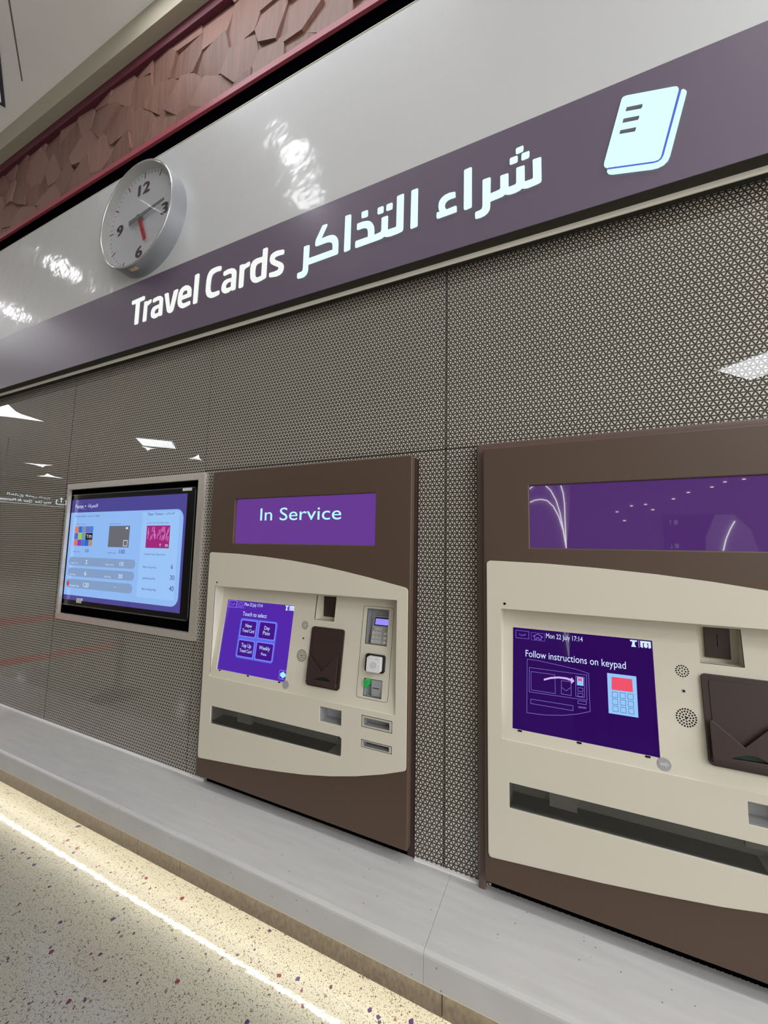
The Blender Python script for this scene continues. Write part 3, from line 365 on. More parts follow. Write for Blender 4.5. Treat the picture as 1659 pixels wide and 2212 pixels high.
# ---- printed glass wall panels, cut round the built-in equipment
cuts = [(-1.470, -.500, .24, 1.575), (-.250, .745, .24, 1.60), (-2.757, -1.60, .805, 1.595)]
cols = [XL, -23.324, -22.116, -20.908, -19.7, -18.492, -17.284, -16.076, -14.868, -13.66, -12.452, -11.244, -10.036, -8.828, -7.620, -6.412, -5.204, -4.006, -2.798, -1.5985, -.3815, .826, 2.034, 3.242, XR]
rows = [.206, 1.6125, 2.34]
g = .0022
def rect_minus(r, cs):
    rs = [r]
    for c in cs:
        nx = []
        for (a, b_, d, e) in rs:
            if c[1] <= a or c[0] >= b_ or c[3] <= d or c[2] >= e: nx.append((a, b_, d, e)); continue
            if c[0] > a: nx.append((a, c[0], d, e))
            if c[1] < b_: nx.append((c[1], b_, d, e))
            m0, m1 = max(a, c[0]), min(b_, c[1])
            if c[2] > d: nx.append((m0, m1, d, c[2]))
            if c[3] < e: nx.append((m0, m1, c[3], e))
        rs = nx
    return rs
G = Geo()
for i in range(len(cols) - 1):
    whole = cols[i + 1] < -1.4
    for j in range(1 if whole else 2):
        for (a, b_, d, e) in rect_minus((cols[i] + g, cols[i + 1] - g, rows[j] + (g if j else 0), rows[2] if whole else rows[j + 1] - (0 if j else g)), cuts):
            G.box(a, b_, YW, YW + .004, d, e)
tag(G.build('wall_back', M_WALL), kind='structure')
G = Geo()
for x in cols[1:-1]: G.box(x - g, x + g, YW + .0006, YW + .003, rows[0], rows[2])
for a, b_ in ((-1.5985, -1.47), (-.500, -.250), (.745, XR)): G.box(a, b_, YW + .0006, YW + .003, rows[1] - g, rows[1] + g)
G.box(-1.61, XR, YW + .0008, YW + .003, rows[1] - g, rows[1] + g)
tag(G.build('trim_9', mat('joint_sealant', (40, 36, 32), .7)), kind='structure')
# upper wall: white enamel fascia panels above the sign
YF_ = 1.260
ZB0, ZB1, ZW1 = 2.305, 2.6885, 3.410
G = Geo().box(XL, XR, YF_, 1.30, ZB1 + .0005, ZW1)
tag(G.build('wall_upper', M_ENAMEL), kind='structure')
tag(Geo().box(XL, XR, YF_ - .0015, YF_ + .006, ZW1, ZW1 + .004).build('trim_3', mat('pale_edge', (200, 196, 170), .4)), kind='structure')
tag(Geo().box(XL, XR, 1.30, 1.47, 3.35, 3.5685).build('trim_4', mat('black_channel', (3, 3, 6), .9, spec=0)), kind='structure')
tag(Geo().box(XL, XR, 1.285, 1.47, 3.5685, 3.602).build('trim_5', mat('rose_red_edge', (160, 70, 84), .5)), kind='structure')
tag(Geo().box(XL, XR, 1.292, 1.47, 4.205, 4.277).build('trim_6', mat('maroon_edge', (84, 26, 44), .6)), kind='structure')
# sign underside, lit lip, return to the wall
tag(Geo().box(XL, XR, YF_ + .001, 1.3495, ZB0 - .0015, ZB0).box(XL, XR, 1.301, 1.3495, ZB0, 2.36).build('trim_7', mat('sign_underside', (60, 58, 50), .7, spec=.15)), kind='structure')
tag(Geo().box(XL, XR, 1.301, 1.305, 2.2857, ZB0 - .0015).build('trim_8', mat('sign_lip', (240, 235, 222), .45)), kind='structure')
# timber wall made of tilted hexagonal facets
def facet_wall():
    G = Geo(); rx, rz = .135, .125; z0, z1 = 3.60, 4.23
    random.seed(12)
    J = {}
    def jit(x, z):
        k_ = (round(x, 3), round(z, 3))
        if k_ not in J: J[k_] = (x + random.uniform(-.055, .055), min(max(z + random.uniform(-.045, .045), z0), z1))
        return J[k_]
    nx = int((XR - XL) / (1.5 * rx)) + 2
    for i in range(nx):
        cx = XL + i * 1.5 * rx
        for j in range(-1, 6):
            cz = z0 + (j + .5 * (i % 2)) * rz * 1.732
            c = [(cx + rx * math.cos(PI / 3 * t), cz + rz * math.sin(PI / 3 * t)) for t in range(6)]
            if max(p[1] for p in c) < z0 or min(p[1] for p in c) > z1: continue
            pts = [jit(*p) for p in c]
            if max(p[1] for p in pts) - min(p[1] for p in pts) < .01: continue
            ta, tb = random.uniform(-.10, .10), random.uniform(-.10, .10); mx = sum(p[0] for p in pts) / 6; mz = sum(p[1] for p in pts) / 6
            off = random.uniform(0, .004)
            fv = [(p[0], 1.315 + off + ta * (p[0] - mx) + tb * (p[1] - mz), p[1]) for p in pts]
            bv = [(p[0], 1.44, p[1]) for p in pts]
            G.add(fv + bv, [tuple(range(6))] + [(t, (t + 1) % 6, (t + 1) % 6 + 6, t + 6) for t in range(6)])
    G.box(XL, XR, 1.3285, 1.44, 3.59, 4.25)
    me = mesh('wall_timber', G.v, G.f)
    return link('wall_timber', me, M_WOODWALL)
tag(facet_wall(), kind='structure')
# plinth below the ledge, with its panel joints
G = Geo(); px = [XL, -5.2, -4.008, -2.8, -1.592, -1.345, -.324, .884, XR]
for a, b_ in zip(px[:-1], px[1:]): G.box(a + .0012, b_ - .0012, 1.136, 1.15, 0, .13)
G.box(XL, XR, 1.151, 1.47, 0, .13)
tag(G.build('baseboard_back', M_PLINTH), kind='structure')

# ================================================================== LEDGE AND ITS LIGHT
ledge = thing('stone_ledge', 'long pale stone ledge running under the ticket machines', 'ledge', (0, 1.2, .129))
lo = lambda o: o
def child(o, parent):
    o.parent = parent; o.matrix_parent_inverse = parent.matrix_world.inverted() if parent.matrix_world != Matrix() else Matrix.Translation(-parent.location); return o
prof = [(1.0685, .1293), (1.3495, .1293), (1.3495, .206), (1.080, .206), (1.0735, .2042), (1.0697, .2000), (1.0685, .1945)]
def extr_x(prof, x0, x1):
    n = len(prof)
    return Geo().add([(x0, y, z) for y, z in prof] + [(x1, y, z) for y, z in prof],
                     [tuple(range(n)), tuple(reversed(range(n, 2 * n)))] + [(i, (i + 1) % n, (i + 1) % n + n, i + n) for i in range(n)])
child(extr_x(prof, XL, -.3555).build('slab', M_STONE), ledge)
child(extr_x(prof, -.3547, XR).build('slab', M_STONE), ledge)
child(Geo().box(XL, -1.475, 1.338, 1.3495, .2061, .2105).box(-.482, -.2635, 1.338, 1.3495, .206, .2105).build('sealant_bead', mat('white_sealant', (232, 230, 232), .4)), ledge)
child(Geo().box(XL, XR, 1.0688, 1.080, .1275, .1293).build('drip_edge', mat('pale_timber_edge', (226, 210, 180), .5)), ledge)
led = thing('led_strip', 'warm white light strip glowing under the stone ledge', 'light strip', (0, 1.105, .125))
child(Geo().box(XL, XR, 1.1040, 1.1082, .1262, .1285).build('diffuser', glow('warm_led', (255, 246, 224), 140)), led)
child(Geo().box(XL, XR, 1.096, 1.100, .1240, .1292).box(XL, XR, 1.112, 1.116, .1240, .1292).build('channel', M_ALU), led)

# ================================================================== FASCIA SIGN
sign = thing('fascia_sign', 'long purple fascia sign reading Travel Cards in English and Arabic', 'sign', (-1, 1.26, 2.3))
child(Geo().box(XL, XR, YF_, 1.30, ZB0, ZB1).build('sign_panel', M_PURPLE), sign)
M_EN = glow('lit_letter_white', (246, 250, 246), 1.0); M_AR = glow('lit_letter_cyan', (214, 255, 255), 1.25)
M_ICON = glow('lit_pictogram', (200, 252, 255), 1.3); M_GAP = glow('lit_pictogram_line', (92, 112, 214), 1.0)
for nm, items in SIGN.items():
    for loops in items:
        x = min(p[0] for p in loops[0])
        if nm in ('T', 'r', 'a', 'v', 'e', 'l', 'C', 'd', 's'): m_, n_ = M_EN, 'latin_letter'
        elif nm == 'card_gap': m_, n_ = M_GAP, 'pictogram_line'
        elif nm.startswith('card'): m_, n_ = M_ICON, 'card_pictogram'
        else: m_, n_ = M_AR, 'arabic_letter' if nm != 'dot' else 'arabic_dot'
        y0 = 1.2568 if nm != 'card_gap' else 1.2575
        child(Geo().prism(loops, y0, YF_ + .001).build(n_, m_), sign)

# ================================================================== CLOCK
CX, CZ, CR = -2.05, 3.003, .298
clock = thing('wall_clock', 'round silver wall clock above the purple sign', 'clock', (CX, 1.26, CZ))
def ringy(prof, n=96):
    """profile (r, y) turned round the clock axis"""
    G = Geo(); m_ = len(prof)
    vs = [(CX + r * math.sin(2 * PI * i / n), y, CZ + r * math.cos(2 * PI * i / n)) for r, y in prof for i in range(n)]
    G.add(vs, [(j * n + i, j * n + (i + 1) % n, (j + 1) * n + (i + 1) % n, (j + 1) * n + i) for j in range(m_ - 1) for i in range(n)])
    return G
o = ringy([(CR, 1.2598), (CR, 1.1775)]).build('case', M_ALU, smooth=True); child(o, clock)
o = ringy([(CR, 1.1778), (CR - .002, 1.1742), (CR - .009, 1.1742), (CR - .010, 1.177)]).build('bezel', mat('polished_rim', (205, 205, 205), .22, metal=.8), smooth=True); child(o, clock)
o = ringy([(CR - .010, 1.177), (CR - .011, 1.2185)]).build('inner_wall', mat('clock_inner', (216, 216, 212), .5), smooth=True); child(o, clock)
child(Geo().disc(CX, CZ, CR - .011, 1.218, 1.2210, 96).build('dial', mat('dial_white', (240, 242, 248), .5)), clock)
M_NUM = mat('numeral_plum', (96, 70, 78), .5); M_TR = mat('tick_red', (176, 52, 66), .5); M_TG = mat('tick_grey', (150, 146, 150), .5)
for s_, ang, w in (('12', 0, .092), ('3', 90, .046), ('6', 180, .048), ('9', 270, .048)):
    a = math.radians(ang); cx, cz = CX + .187 * math.sin(a), CZ + .187 * math.cos(a); G = Geo()
    h_ = .062
    for ox, oz in ((0, 0), (.003, 0), (-.003, 0), (0, .003), (0, -.003), (.006, 0), (-.006, 0), (.004, .002), (-.004, -.002)):
        text_into(G, s_, (cx - w / 2 + ox, cz - h_ / 2 + oz), (cx + w / 2 + ox, cz + h_ / 2 + oz), 1.2174 - .00005 * len(G.v) / 100, True)
    child(G.build('numeral', M_NUM), clock)
for i in range(60):
    a = 2 * PI * i / 60; r0, r1, w, G = (.246, .282, .0035, Geo()) if i % 5 == 0 else (.262, .276, .0018, Geo())
    sx, cx = math.sin(a), math.cos(a)
    G.prism([[(CX + r0 * sx - w * cx, CZ + r0 * cx + w * sx), (CX + r0 * sx + w * cx, CZ + r0 * cx - w * sx), (CX + r1 * sx + w * cx, CZ + r1 * cx - w * sx), (CX + r1 * sx - w * cx, CZ + r1 * cx + w * sx)]], 1.2172, 1.2182)
    child(G.build('hour_mark' if i % 5 == 0 else 'minute_mark', M_TR if i % 5 == 0 else M_TG), clock)
def hand(name, ang, L, T_, w0, w1, y, m_):
    a = math.radians(ang); s_, c_ = math.sin(a), math.cos(a)
    q = lambda r, t: (CX + r * s_ + t * c_, CZ + r * c_ - t * s_)
    return child(Geo().prism([[q(-T_, -w0), q(-T_, w0), q(L, w1), q(L, -w1)]], y, y + .003).build(name, m_), clock)
hand('hour_hand', 157, .155, .02, .013, .010, 1.203, mat('hand_red', (206, 44, 52), .35))
hand('minute_hand', 81, .205, .078, .014, .006, 1.198, mat('hand_grey', (138, 136, 142), .35))
child(Geo().disc(CX, CZ, .016, 1.196, 1.218, 20).build('hub', mat('hand_grey', (138, 136, 142), .35)), clock)
mg = bpy.data.materials.new('clear_glass'); mg.use_nodes = True; bb = mg.node_tree.nodes['Principled BSDF']
bb.inputs['Transmission Weight'].default_value = 1; bb.inputs['Roughness'].default_value = 0; bb.inputs['IOR'].default_value = 1.08
child(Geo().disc(CX, CZ, CR - .0102, 1.1775, 1.1785, 96).build('glass', mg), clock)
G = Geo()
for i in range(4):
    a0, a1 = math.radians(186 - i * 3), math.radians(186 - (i + 1) * 3)
    G.add([(CX + (CR + .0006) * math.sin(a), y, CZ + (CR + .0006) * math.cos(a)) for a, y in ((a0, 1.19), (a1, 1.19), (a1, 1.21), (a0, 1.21))], [(0, 1, 2, 3)])
child(G.build('maker_label', mat('label_tan', (206, 186, 150), .6)), clock)

# ================================================================== FARES DISPLAY
_r = 1.365 / 1.39
def _sc(o):
    if isinstance(o, list) and len(o) == 2 and all(isinstance(v, float) for v in o): return [o[0] * _r, ZC + (o[1] - ZC) * _r]
    return [_sc(v) for v in o] if isinstance(o, list) else o
FR = {k_: (v if k_ in ('outer', 'inner') else _sc(v)) for k_, v in FR.items()}
fare = thing('fares_display', 'steel framed fares information screen left of the In Service ticket machine', 'screen', (-2.17, 1.35, 1.2))
x0, x1, z0, z1 = bbox(FR['outer']); a0, a1, c0, c1 = bbox(FR['inner'])
G = Geo()
for q in ([(x0, z0), (x1, z0), (a1, c0), (a0, c0)], [(x1, z0), (x1, z1), (a1, c1), (a1, c0)], [(x1, z1), (x0, z1), (a0, c1), (a1, c1)], [(x0, z1), (x0, z0), (a0, c0), (a0, c1)]):
    n_ = len(G.v); G.prism([q], 1.335, 1.352)
child(G.build('frame', M_STEEL), fare)
child(Geo().pocket(rect(a0 - .13, a1 + .02, c0 - .03, c1 + .03), 1.3545, 1.46).build('housing', M_MATT), fare)
b0, b1, d0, d1 = bbox(FR['bez']); l0, l1, e0, e1 = bbox(FR['lcd']); YM = 1.365
mon = child(Geo().prism([rrect(b0, b1 + .012, d0, d1, .012), rect(l0, l1, e0, e1)[::-1]], YM - .006, 1.455).build('monitor_bezel', mat('gloss_black', (8, 8, 9), .3, spec=.25), bevel=.004), fare)
child(Geo().outline(rrect(b0 + .004, b1 + .008, d0 + .004, d1 - .004, .012, 3), .005, YM - .0068, YM - .0055).build('monitor_rim', mat('rim_grey', (84, 84, 86), .3)), fare)
scr = child(Geo().box(l0, l1, YM - .001, YM + .01, e0, e1).build('screen', glow('fares_header', (78, 72, 150), 1.0, .7)), fare)
def on(G, name, m_): return child(G.build(name, m_), fare) if False else G.build(name, m_, scr_parent[0])
scr_parent = [scr]
def sub(G, name, m_):                        # sub-part of the screen (kept in world place)
    o = G.build(name, m_); p = scr_parent[0]; o.parent = p; return o
YS = YM - .0016
M_PANELBLUE = glow('fares_panel_blue', (146, 188, 246), 1.0, .5)
p0, p1, q0, q1 = l0, (FR['panel'][1][0] + FR['panel'][2][0]) / 2, (FR['panel'][2][1] + FR['panel'][3][1]) / 2, (FR['panel'][0][1] + FR['panel'][1][1]) / 2
R_ = .05
pan = [(p0, q0), (p1 - R_, q0)] + [(p1 - R_ + R_ * math.sin(t * PI / 12), q0 + R_ - R_ * math.cos(t * PI / 12)) for t in range(1, 6)] + [(p1, q0 + R_), (p1, q1 - R_)] + [(p1 - R_ + R_ * math.cos(t * PI / 12), q1 - R_ + R_ * math.sin(t * PI / 12)) for t in range(1, 6)] + [(p1 - R_, q1), (p0, q1)]
sub(Geo().prism([pan], YS, YS + .0004), 'fare_panel', M_PANELBLUE)
sub(Geo().prism([rect(FR['div'][0][0], p1 - .03, q0 + .03, q1 - .012)], YS - .0004, YS), 'ticket_column', glow('fares_panel_pale', (156, 198, 250), 1.0, .5))
YT = YS - .0010
M_FW = glow('fares_white', (226, 236, 252), 1.0); M_FD = glow('fares_navy', (62, 66, 118), .8); M_FB = glow('fares_bar', (132, 158, 196), 1.0)
for q in FR['bars']:
    a, b_, c, d = bbox(q); sub(Geo().prism([rrect(a, b_, c, d, .024)], YS - .0007, YS), 'fare_bar', M_FB)
def lettering(s_, c_, a, b_, fit=False):
    G = Geo(); text_into(G, s_, a, b_, YT, fit); sub(G, 'white_lettering' if c_ == 'w' else 'dark_lettering', M_FW if c_ == 'w' else M_FD)
for s_, c_, a, b_ in FR['text']: lettering(s_, c_, a, b_)
# Arabic set in presentation forms, drawn left to right
AR = {'fares': '\uFE94\uFED3\uFEAE\uFECC\uFE98\uFEDF\uFE8D', 'cards': '\uFEAE\uFED4\uFEB4\uFEDF\uFE8D \uFE95\uFE8E\uFED7\uFE8E\uFEC4\uFE91', 'tickets': '\uFEAE\uFEDB\uFE8D\uFEAC\uFE98\uFEDF\uFE8D'}
for s_, c_, a, b_ in FR['ar']: lettering(AR[s_], c_, a, b_, True)
# pictures of the three fare media
a, b_, c, d = bbox(FR['card1']); tiles = [(240, 130, 90), (50, 120, 220), (130, 150, 190), (120, 110, 210), (70, 140, 210), (90, 110, 210), (170, 210, 80), (120, 160, 180), (230, 140, 60), (70, 90, 200), (230, 120, 110), (130, 70, 200), (80, 120, 200), (40, 110, 220), (190, 150, 120)]
for i, t in enumerate(tiles):
    cx, cz = i % 5, i // 5; w, h_ = (b_ - a) / 5, (d - c) / 3
    sub(Geo().prism([rect(a + cx * w, a + (cx + 1) * w - .002, d - (cz + 1) * h_ + .002, d - cz * h_)], YS - .0007, YS), 'card_tile', glow('tile_%d' % i, t, .9))
a, b_, c, d = bbox(FR['blk']); sub(Geo().prism([rect(a, b_, c, d)], YS - .0010, YS), 'logo_tile', mat('tile_black', (8, 6, 14), .4))
G = Geo(); text_into(G, 'T', (a + .010, c + .010), (a + .028, d - .010), YS - .0013, True); text_into(G, 'm', (a + .034, c + .010), (b_ - .006, d - .012), YS - .0013, True); sub(G, 'tile_logo', M_FW)
a, b_, c, d = bbox(FR['card2']); sub(Geo().prism([rect(a, b_, c, d)], YS - .0007, YS), 'grey_card', glow('card_grey', (112, 112, 122), .9))
sub(Geo().outline(rect(b_ - .045, b_ - .012, c + .008, c + .038), .003, YS - .0009, YS).prism([rect(b_ - .034, b_ - .016, d - .018, d - .008)], YS - .0009, YS), 'grey_card_marks', M_FW)
a, b_, c, d = bbox(FR['card3']); sub(Geo().prism([rect(a, b_, c, d)], YS - .0007, YS), 'magenta_ticket', glow('card_magenta', (168, 44, 128), .9))
G = Geo(); random.seed(5)
for i in range(30):
    x, z = random.uniform(a + .008, b_ - .012), random.uniform(c + .036, d - .03); G.prism([[(x, z), (x + .005, z), (x + .009, z + .026), (x + .004, z + .026)]], YS - .0009, YS)
sub(G, 'ticket_pattern', glow('ticket_pale', (214, 130, 200), .9))
G = Geo(); text_into(G, 'T', (b_ - .075, c + .008), (b_ - .060, c + .022), YS - .001, True); text_into(G, 'm', (b_ - .028, c + .008), (b_ - .008, c + .020), YS - .001, True); sub(G, 'ticket_logo', M_FW)
sub(Geo().disc(FR['dot'][0] + .012, FR['dot'][1], .014, YS - .0011, YS, 20), 'red_button', glow('fares_red', (206, 80, 92), .9))
a, b_, c, d = bbox(FR['label']); child(Geo().box(a, b_, YM - .0075, YM - .0058, c, d).build('asset_label', mat('label_white', (225, 225, 222), .5)), fare)
G = Geo()
for i in range(4): G.box(-2.600, -2.548, YM - .0062, YM - .0012, .899 + i * .007, .904 + i * .007)
child(G.build('sensor_label', mat('label_white', (225, 225, 222), .5)), fare)

# ================================================================== TICKET MACHINES
def SY(z, off=0.0): return 1.3 + .14 * (z - .676) + off       # sloping control panel
def surf(off): return lambda z: SY(z, off)
def mirror_quad(q): return [tuple(p) for p in q]
def logo(G, q, yf):
    a, b_, c, d = bbox(q); w, h_ = b_ - a, d - c
    # tram mark: flared T, a thin divider, a rounded M with a drop
    G.prism([[(a, d), (a + .02 * w, d - .22 * h_), (a + .12 * w, d - .22 * h_), (a + .10 * w, c + .35 * h_), (a + .05 * w, c), (a + .29 * w, c), (a + .23 * w, c + .35 * h_), (a + .24 * w, d - .24 * h_), (a + .34 * w, d - .2 * h_), (a + .36 * w, d)]], yf, lambda z: yf(z) + .0003)
    G.prism([rect(a + .42 * w, a + .435 * w, c - .05 * h_, d + .05 * h_)], yf, lambda z: yf(z) + .0003)
    G.prism([[(a + .5 * w, d), (a + .5 * w, c + .1 * h_), (a + .58 * w, c), (a + .62 * w, c), (a + .62 * w, d - .3 * h_), (a + .70 * w, d - .3 * h_), (a + .66 * w, c + .45 * h_), (a + .68 * w, c + .12 * h_), (a + .75 * w, c), (a + .83 * w, c + .12 * h_), (a + .85 * w, c + .45 * h_), (a + .80 * w, d - .3 * h_), (a + .88 * w, d - .3 * h_), (a + .88 * w, c), (a + .93 * w, c), (b_, c + .1 * h_), (b_, d)]], yf, lambda z: yf(z) + .0003)
def house(G, q, yf, w):
    a, b_, c, d = bbox(q); W_, H_ = b_ - a, d - c; X = lambda t: a + t * W_; Z = lambda t: c + t * H_
    G.outline([(X(.5), Z(.88)), (X(.14), Z(.52)), (X(.26), Z(.50)), (X(.26), Z(.14)), (X(.42), Z(.14)), (X(.42), Z(.38)), (X(.58), Z(.38)), (X(.58), Z(.14)), (X(.74), Z(.14)), (X(.74), Z(.50)), (X(.86), Z(.52))], w, yf, lambda z: yf(z) + .0003)
EN = lambda s_: s_
def machine(dx_, label, service):
    t = thing('ticket_machine', label, 'ticket machine', (-.99 + dx_, 1.345, .25), 'ticket vending machines in the glass wall')
    def part(G, name, m_, **kw):
        o = G.build(name, m_, **kw); o.parent = t; o.matrix_parent_inverse = Matrix.Translation(Vector((dx_, 0, 0)) - t.location); return o
    def kid(G, name, m_, p, **kw):
        o = G.build(name, m_, **kw); o.parent = p; return o
    X0, X1, Z0, Z1 = -1.4844, -.4936, .2515, 1.5893
    D0, D1, E0, E1 = -1.3408, -.6377, 1.2604, 1.4569
    # housing with its openings
    part(Geo().prism([rect(X0, X1, Z0, Z1), rect(D0, D1, E0, E1)[::-1], [(-1.44, 1.09), (-.53, 1.09), (-.53, .53), (-.72, .46), (-1.44, .46)]], 1.302, 1.349), 'housing', M_BROWN, bevel=.004)
    if service:
        part(Geo().box(X1 - .016, X1 + .0105, 1.3485, 1.352, .2068, Z1 - .01).box(X1 - .016, X1 + .004, 1.332, 1.349, Z0, Z1 - .004), 'side_flange', M_DBROWN)
    else:
        F0, F1, F3 = X0 - .0225, X1 + .0225, Z1 + .0225
        part(Geo().prism([[(F0, .2065), (F0 + .021, .2065), (F0 + .021, Z1 + .001), (F1 - .021, Z1 + .001), (F1 - .021, .2065), (F1, .2065), (F1, F3), (F0, F3)]], 1.326, 1.352), 'surround', mat('surround_brown', (96, 76, 68), .4, spec=.5), bevel=.003)
    part(Geo().box(X0 + .012, X1 + .011, 1.35, 1.40, .2065, Z0 + .004).box(X0 + .012, X1 - .003, 1.349, 1.35, .2515, .29), 'base_gap', M_MATT)
    if service:
        part(Geo().box(X0 + .016, X0 + .020, 1.338, 1.349, .2065, Z0), 'base_bracket', M_ALU)
    # status display behind the housing
    dsp = part(Geo().box(D0 - .01, D1 + .01, 1.315, 1.325, E0 - .01, E1 + .01), 'status_display', glow('display_purple', (104, 58, 148), 1.0, 1.0) if service else glow('display_violet', (88, 48, 122), .8, .9))
    if service:
        G = Geo(); text_into(G, 'In Service', WIN['disp_text'][0], WIN['disp_text'][1], 1.3146); kid(G, 'status_lettering', glow('status_cyan', (176, 238, 255), 1.15), dsp)
    # cream faceplate
    top = [(-1.4731, 1.207), (-1.4705, 1.2135), (-1.4614, 1.2172), (-1.3019, 1.2133), (-1.1535, 1.2046), (-1.0155, 1.1933), (-.8868, 1.1783), (-.7665, 1.1602), (-.654, 1.141), (-.5486, 1.1206), (-.5125, 1.1135), (-.5055, 1.110), (-.5015, 1.103)]
    bot = [(-.4995, .515), (-.5005, .508), (-.5055, .5035), (-.5857, .4735), (-.6878, .4423), (-.7964, .4155), (-.9121, .3925), (-1.0359, .3743), (-1.1686, .3572), (-1.3113, .3424), (-1.4492, .3287), (-1.462, .3275), (-1.4685, .330), (-1.4720, .338)]
    RX0, RX1, RZ0, RZ1 = -1.4292, -.5423, .676, 1.0677
    win = [(-1.4093, .4808), (-.7525, .4921), (-.7525, .562), (-1.4093, .554)]
    win = [(-1.4093, .4808), (-.760, .4925), (-.753, .498), (-.7525, .556), (-.760, .561), (-1.4093, .5543)]
    sq = rect(-.8500, -.7553, .5990, .6522)
    s1 = rect(-.6728, -.5525, .6137, .6550); s2 = rect(-.6724, -.5528, .5456, .5719)
    part(Geo().prism([bot + top, rect(RX0, RX1, RZ0, RZ1), win, sq, s1, s2], 1.2975, 1.3018), 'faceplate', M_CREAM, bevel=.0006)
    # sloping control panel inside the faceplate
    sc = bbox(TILT['screen']); sc = (-1.3996, -1.0233, .7075, 1.0048)
    co = (-.9181, -.8251, .960, 1.0553); pz = rect(-.6828, -.5938, .8946, 1.0225); cz_ = rect(-.6729, -.5998, .7173, .7777)
    cp = part(Geo().prism([rect(RX0 - .002, RX1 + .002, RZ0, RZ1 + .004), rect(*sc)[::-1], rect(*co)[::-1], pz[::-1], cz_[::-1]], surf(.0006), surf(.006)), 'control_panel', M_CREAM)
    G = Geo()
    G.add([(RX0, 1.2985, RZ1), (RX1, 1.2985, RZ1), (RX1, SY(RZ1, .003), RZ1), (RX0, SY(RZ1, .003), RZ1)], [(0, 1, 2, 3)])
    for x in (RX0, RX1): G.add([(x, 1.2985, RZ0), (x, 1.2985, RZ1), (x, SY(RZ1, .003), RZ1)], [(0, 1, 2)])
    part(G, 'recess_reveal', M_CREAM)
    # touch screen
    dev = part(Geo().prism([rect(sc[0] - .004, sc[1] + .004, sc[2] - .004, sc[3] + .004)], surf(.0062), surf(.02)), 'touch_screen', glow('ui_purple', (84, 38, 176), .95, .9) if service else glow('ui_deep_purple', (52, 4, 104), .7, .2))
    kid(Geo().pocket(rect(*sc), surf(.0008), surf(.0063)), 'screen_gasket', M_MATT, dev) if False else None
    YU = lambda z: SY(z, .0056); YV = lambda z: SY(z, .0052); YV2 = lambda z: SY(z, .0048)
    M_TX = glow('ui_white', (206, 226, 255), 1.1); M_LN = glow('ui_line', (150, 120, 245), 1.0)
    D_ = S1 if service else S2
    G = Geo()
    for s_, a, b_ in D_['text']:
        G = Geo(); text_into(G, s_, a, b_, YV2); kid(G, 'screen_lettering', M_TX, dev)
    G = Geo(); logo(G, D_['logo'], YV2); kid(G, 'tram_logo', M_TX, dev)
    G = Geo(); w = .0022 if service else .0009
    a, b_, c, d = bbox(D_['lang']); G.outline(rect(a, b_, c, d), w, YV, YU)
    text_into(G, '\uFE94\uFEF4\uFE91\uFEAE\uFECC\uFEDF\uFE8D', (a + .010, c + .007), (b_ - .010, d - .008), YV, True)
    kid(G, 'language_button', M_LN, dev)
    G = Geo(); a, b_, c, d = bbox(D_['home']); G.outline(rect(a, b_, c, d), w * .6, YV, YU); house(G, D_['home'], YV, .0014)
    kid(G, 'home_button', M_LN, dev)
    for x in (sc[0] + .022, (sc[0] + sc[1]) / 2 - .005, sc[1] - .028): kid(Geo().prism([rect(x - .006, x + .006, sc[2] - .0035, sc[2] + .001)], surf(-.0002), surf(.0006)), 'bezel_clip', M_MATT, dev)
    if service:
        M_BF, M_BO, M_HALO = glow('ui_button_fill', (72, 20, 150), .85, .5), glow('ui_button_edge', (150, 138, 255), 1.0), glow('ui_button_halo', (92, 112, 236), .95)
        bb_ = [bbox(q) for q in S1['btn']]
        G = Geo().prism([rrect(bb_[0][0] - .006, bb_[1][1] + .006, bb_[2][2] - .006, bb_[0][3] + .006, .012)], YU, surf(.006)); kid(G, 'button_glow', M_HALO, dev)
        for a, b_, c, d in bb_:
            kid(Geo().prism([rrect(a, b_, c, d, .006)], YV, YU), 'button_edge', M_BO, dev)
            kid(Geo().prism([rrect(a + .003, b_ - .003, c + .003, d - .003, .005)], lambda z: SY(z, .0050), YV), 'screen_button', M_BF, dev)
        a, b_, c, d = bbox(S1['eye']); G = Geo().outline(rrect(a, b_, c, d, .004, 2), .002, YV, YU); kid(G, 'accessibility_frame', M_LN, dev)
        mx, mz, W_, H_ = (a + b_) / 2, (c + d) / 2, (b_ - a) * .4, (d - c) * .28
        G = Geo().prism([[(mx + W_ * math.cos(t * PI / 8), mz + (H_ * math.sin(t * PI / 8)) * (1.45 if t in (4, 12) else 1)) for t in range(16)]], YV, YU); kid(G, 'accessibility_eye', glow('ui_cyan', (160, 240, 255), 1.0), dev)
    else:
        G = Geo()
        for q in S2['lines']: G.outline(q, .0011, YV, YU)
        G.outline(S2['vee'], .0011, YV, YU, False); kid(G, 'machine_drawing', glow('ui_drawing', (140, 120, 220), .9), dev)
        kid(Geo().prism([S2['lite']], YV2, YU), 'card_module_picture', glow('ui_lightblue', (150, 200, 250), 1.0), dev); kid(Geo().prism([S2['pad']], YV2, YU), 'keypad_picture', glow('ui_lightblue', (150, 200, 250), 1.0), dev)
        for q in (S2['red1'], S2['red']): kid(Geo().prism([q], surf(.0043), YU), 'keypad_highlight', glow('ui_red', (240, 84, 108), 1.0), dev)
        for q in S2['keys']: kid(Geo().outline(q, .0008, surf(.0043), YU), 'keypad_key', glow('ui_navy', (52, 62, 116), .7), dev)
        kid(Geo().prism([S2['arrow']], YV2, YU), 'arrow', glow('ui_arrow', (216, 184, 246), 1.0), dev)
    # small round sticker below the screen corner
    sx, sz = TILT['sticker'] if service else TILT['sticker2']
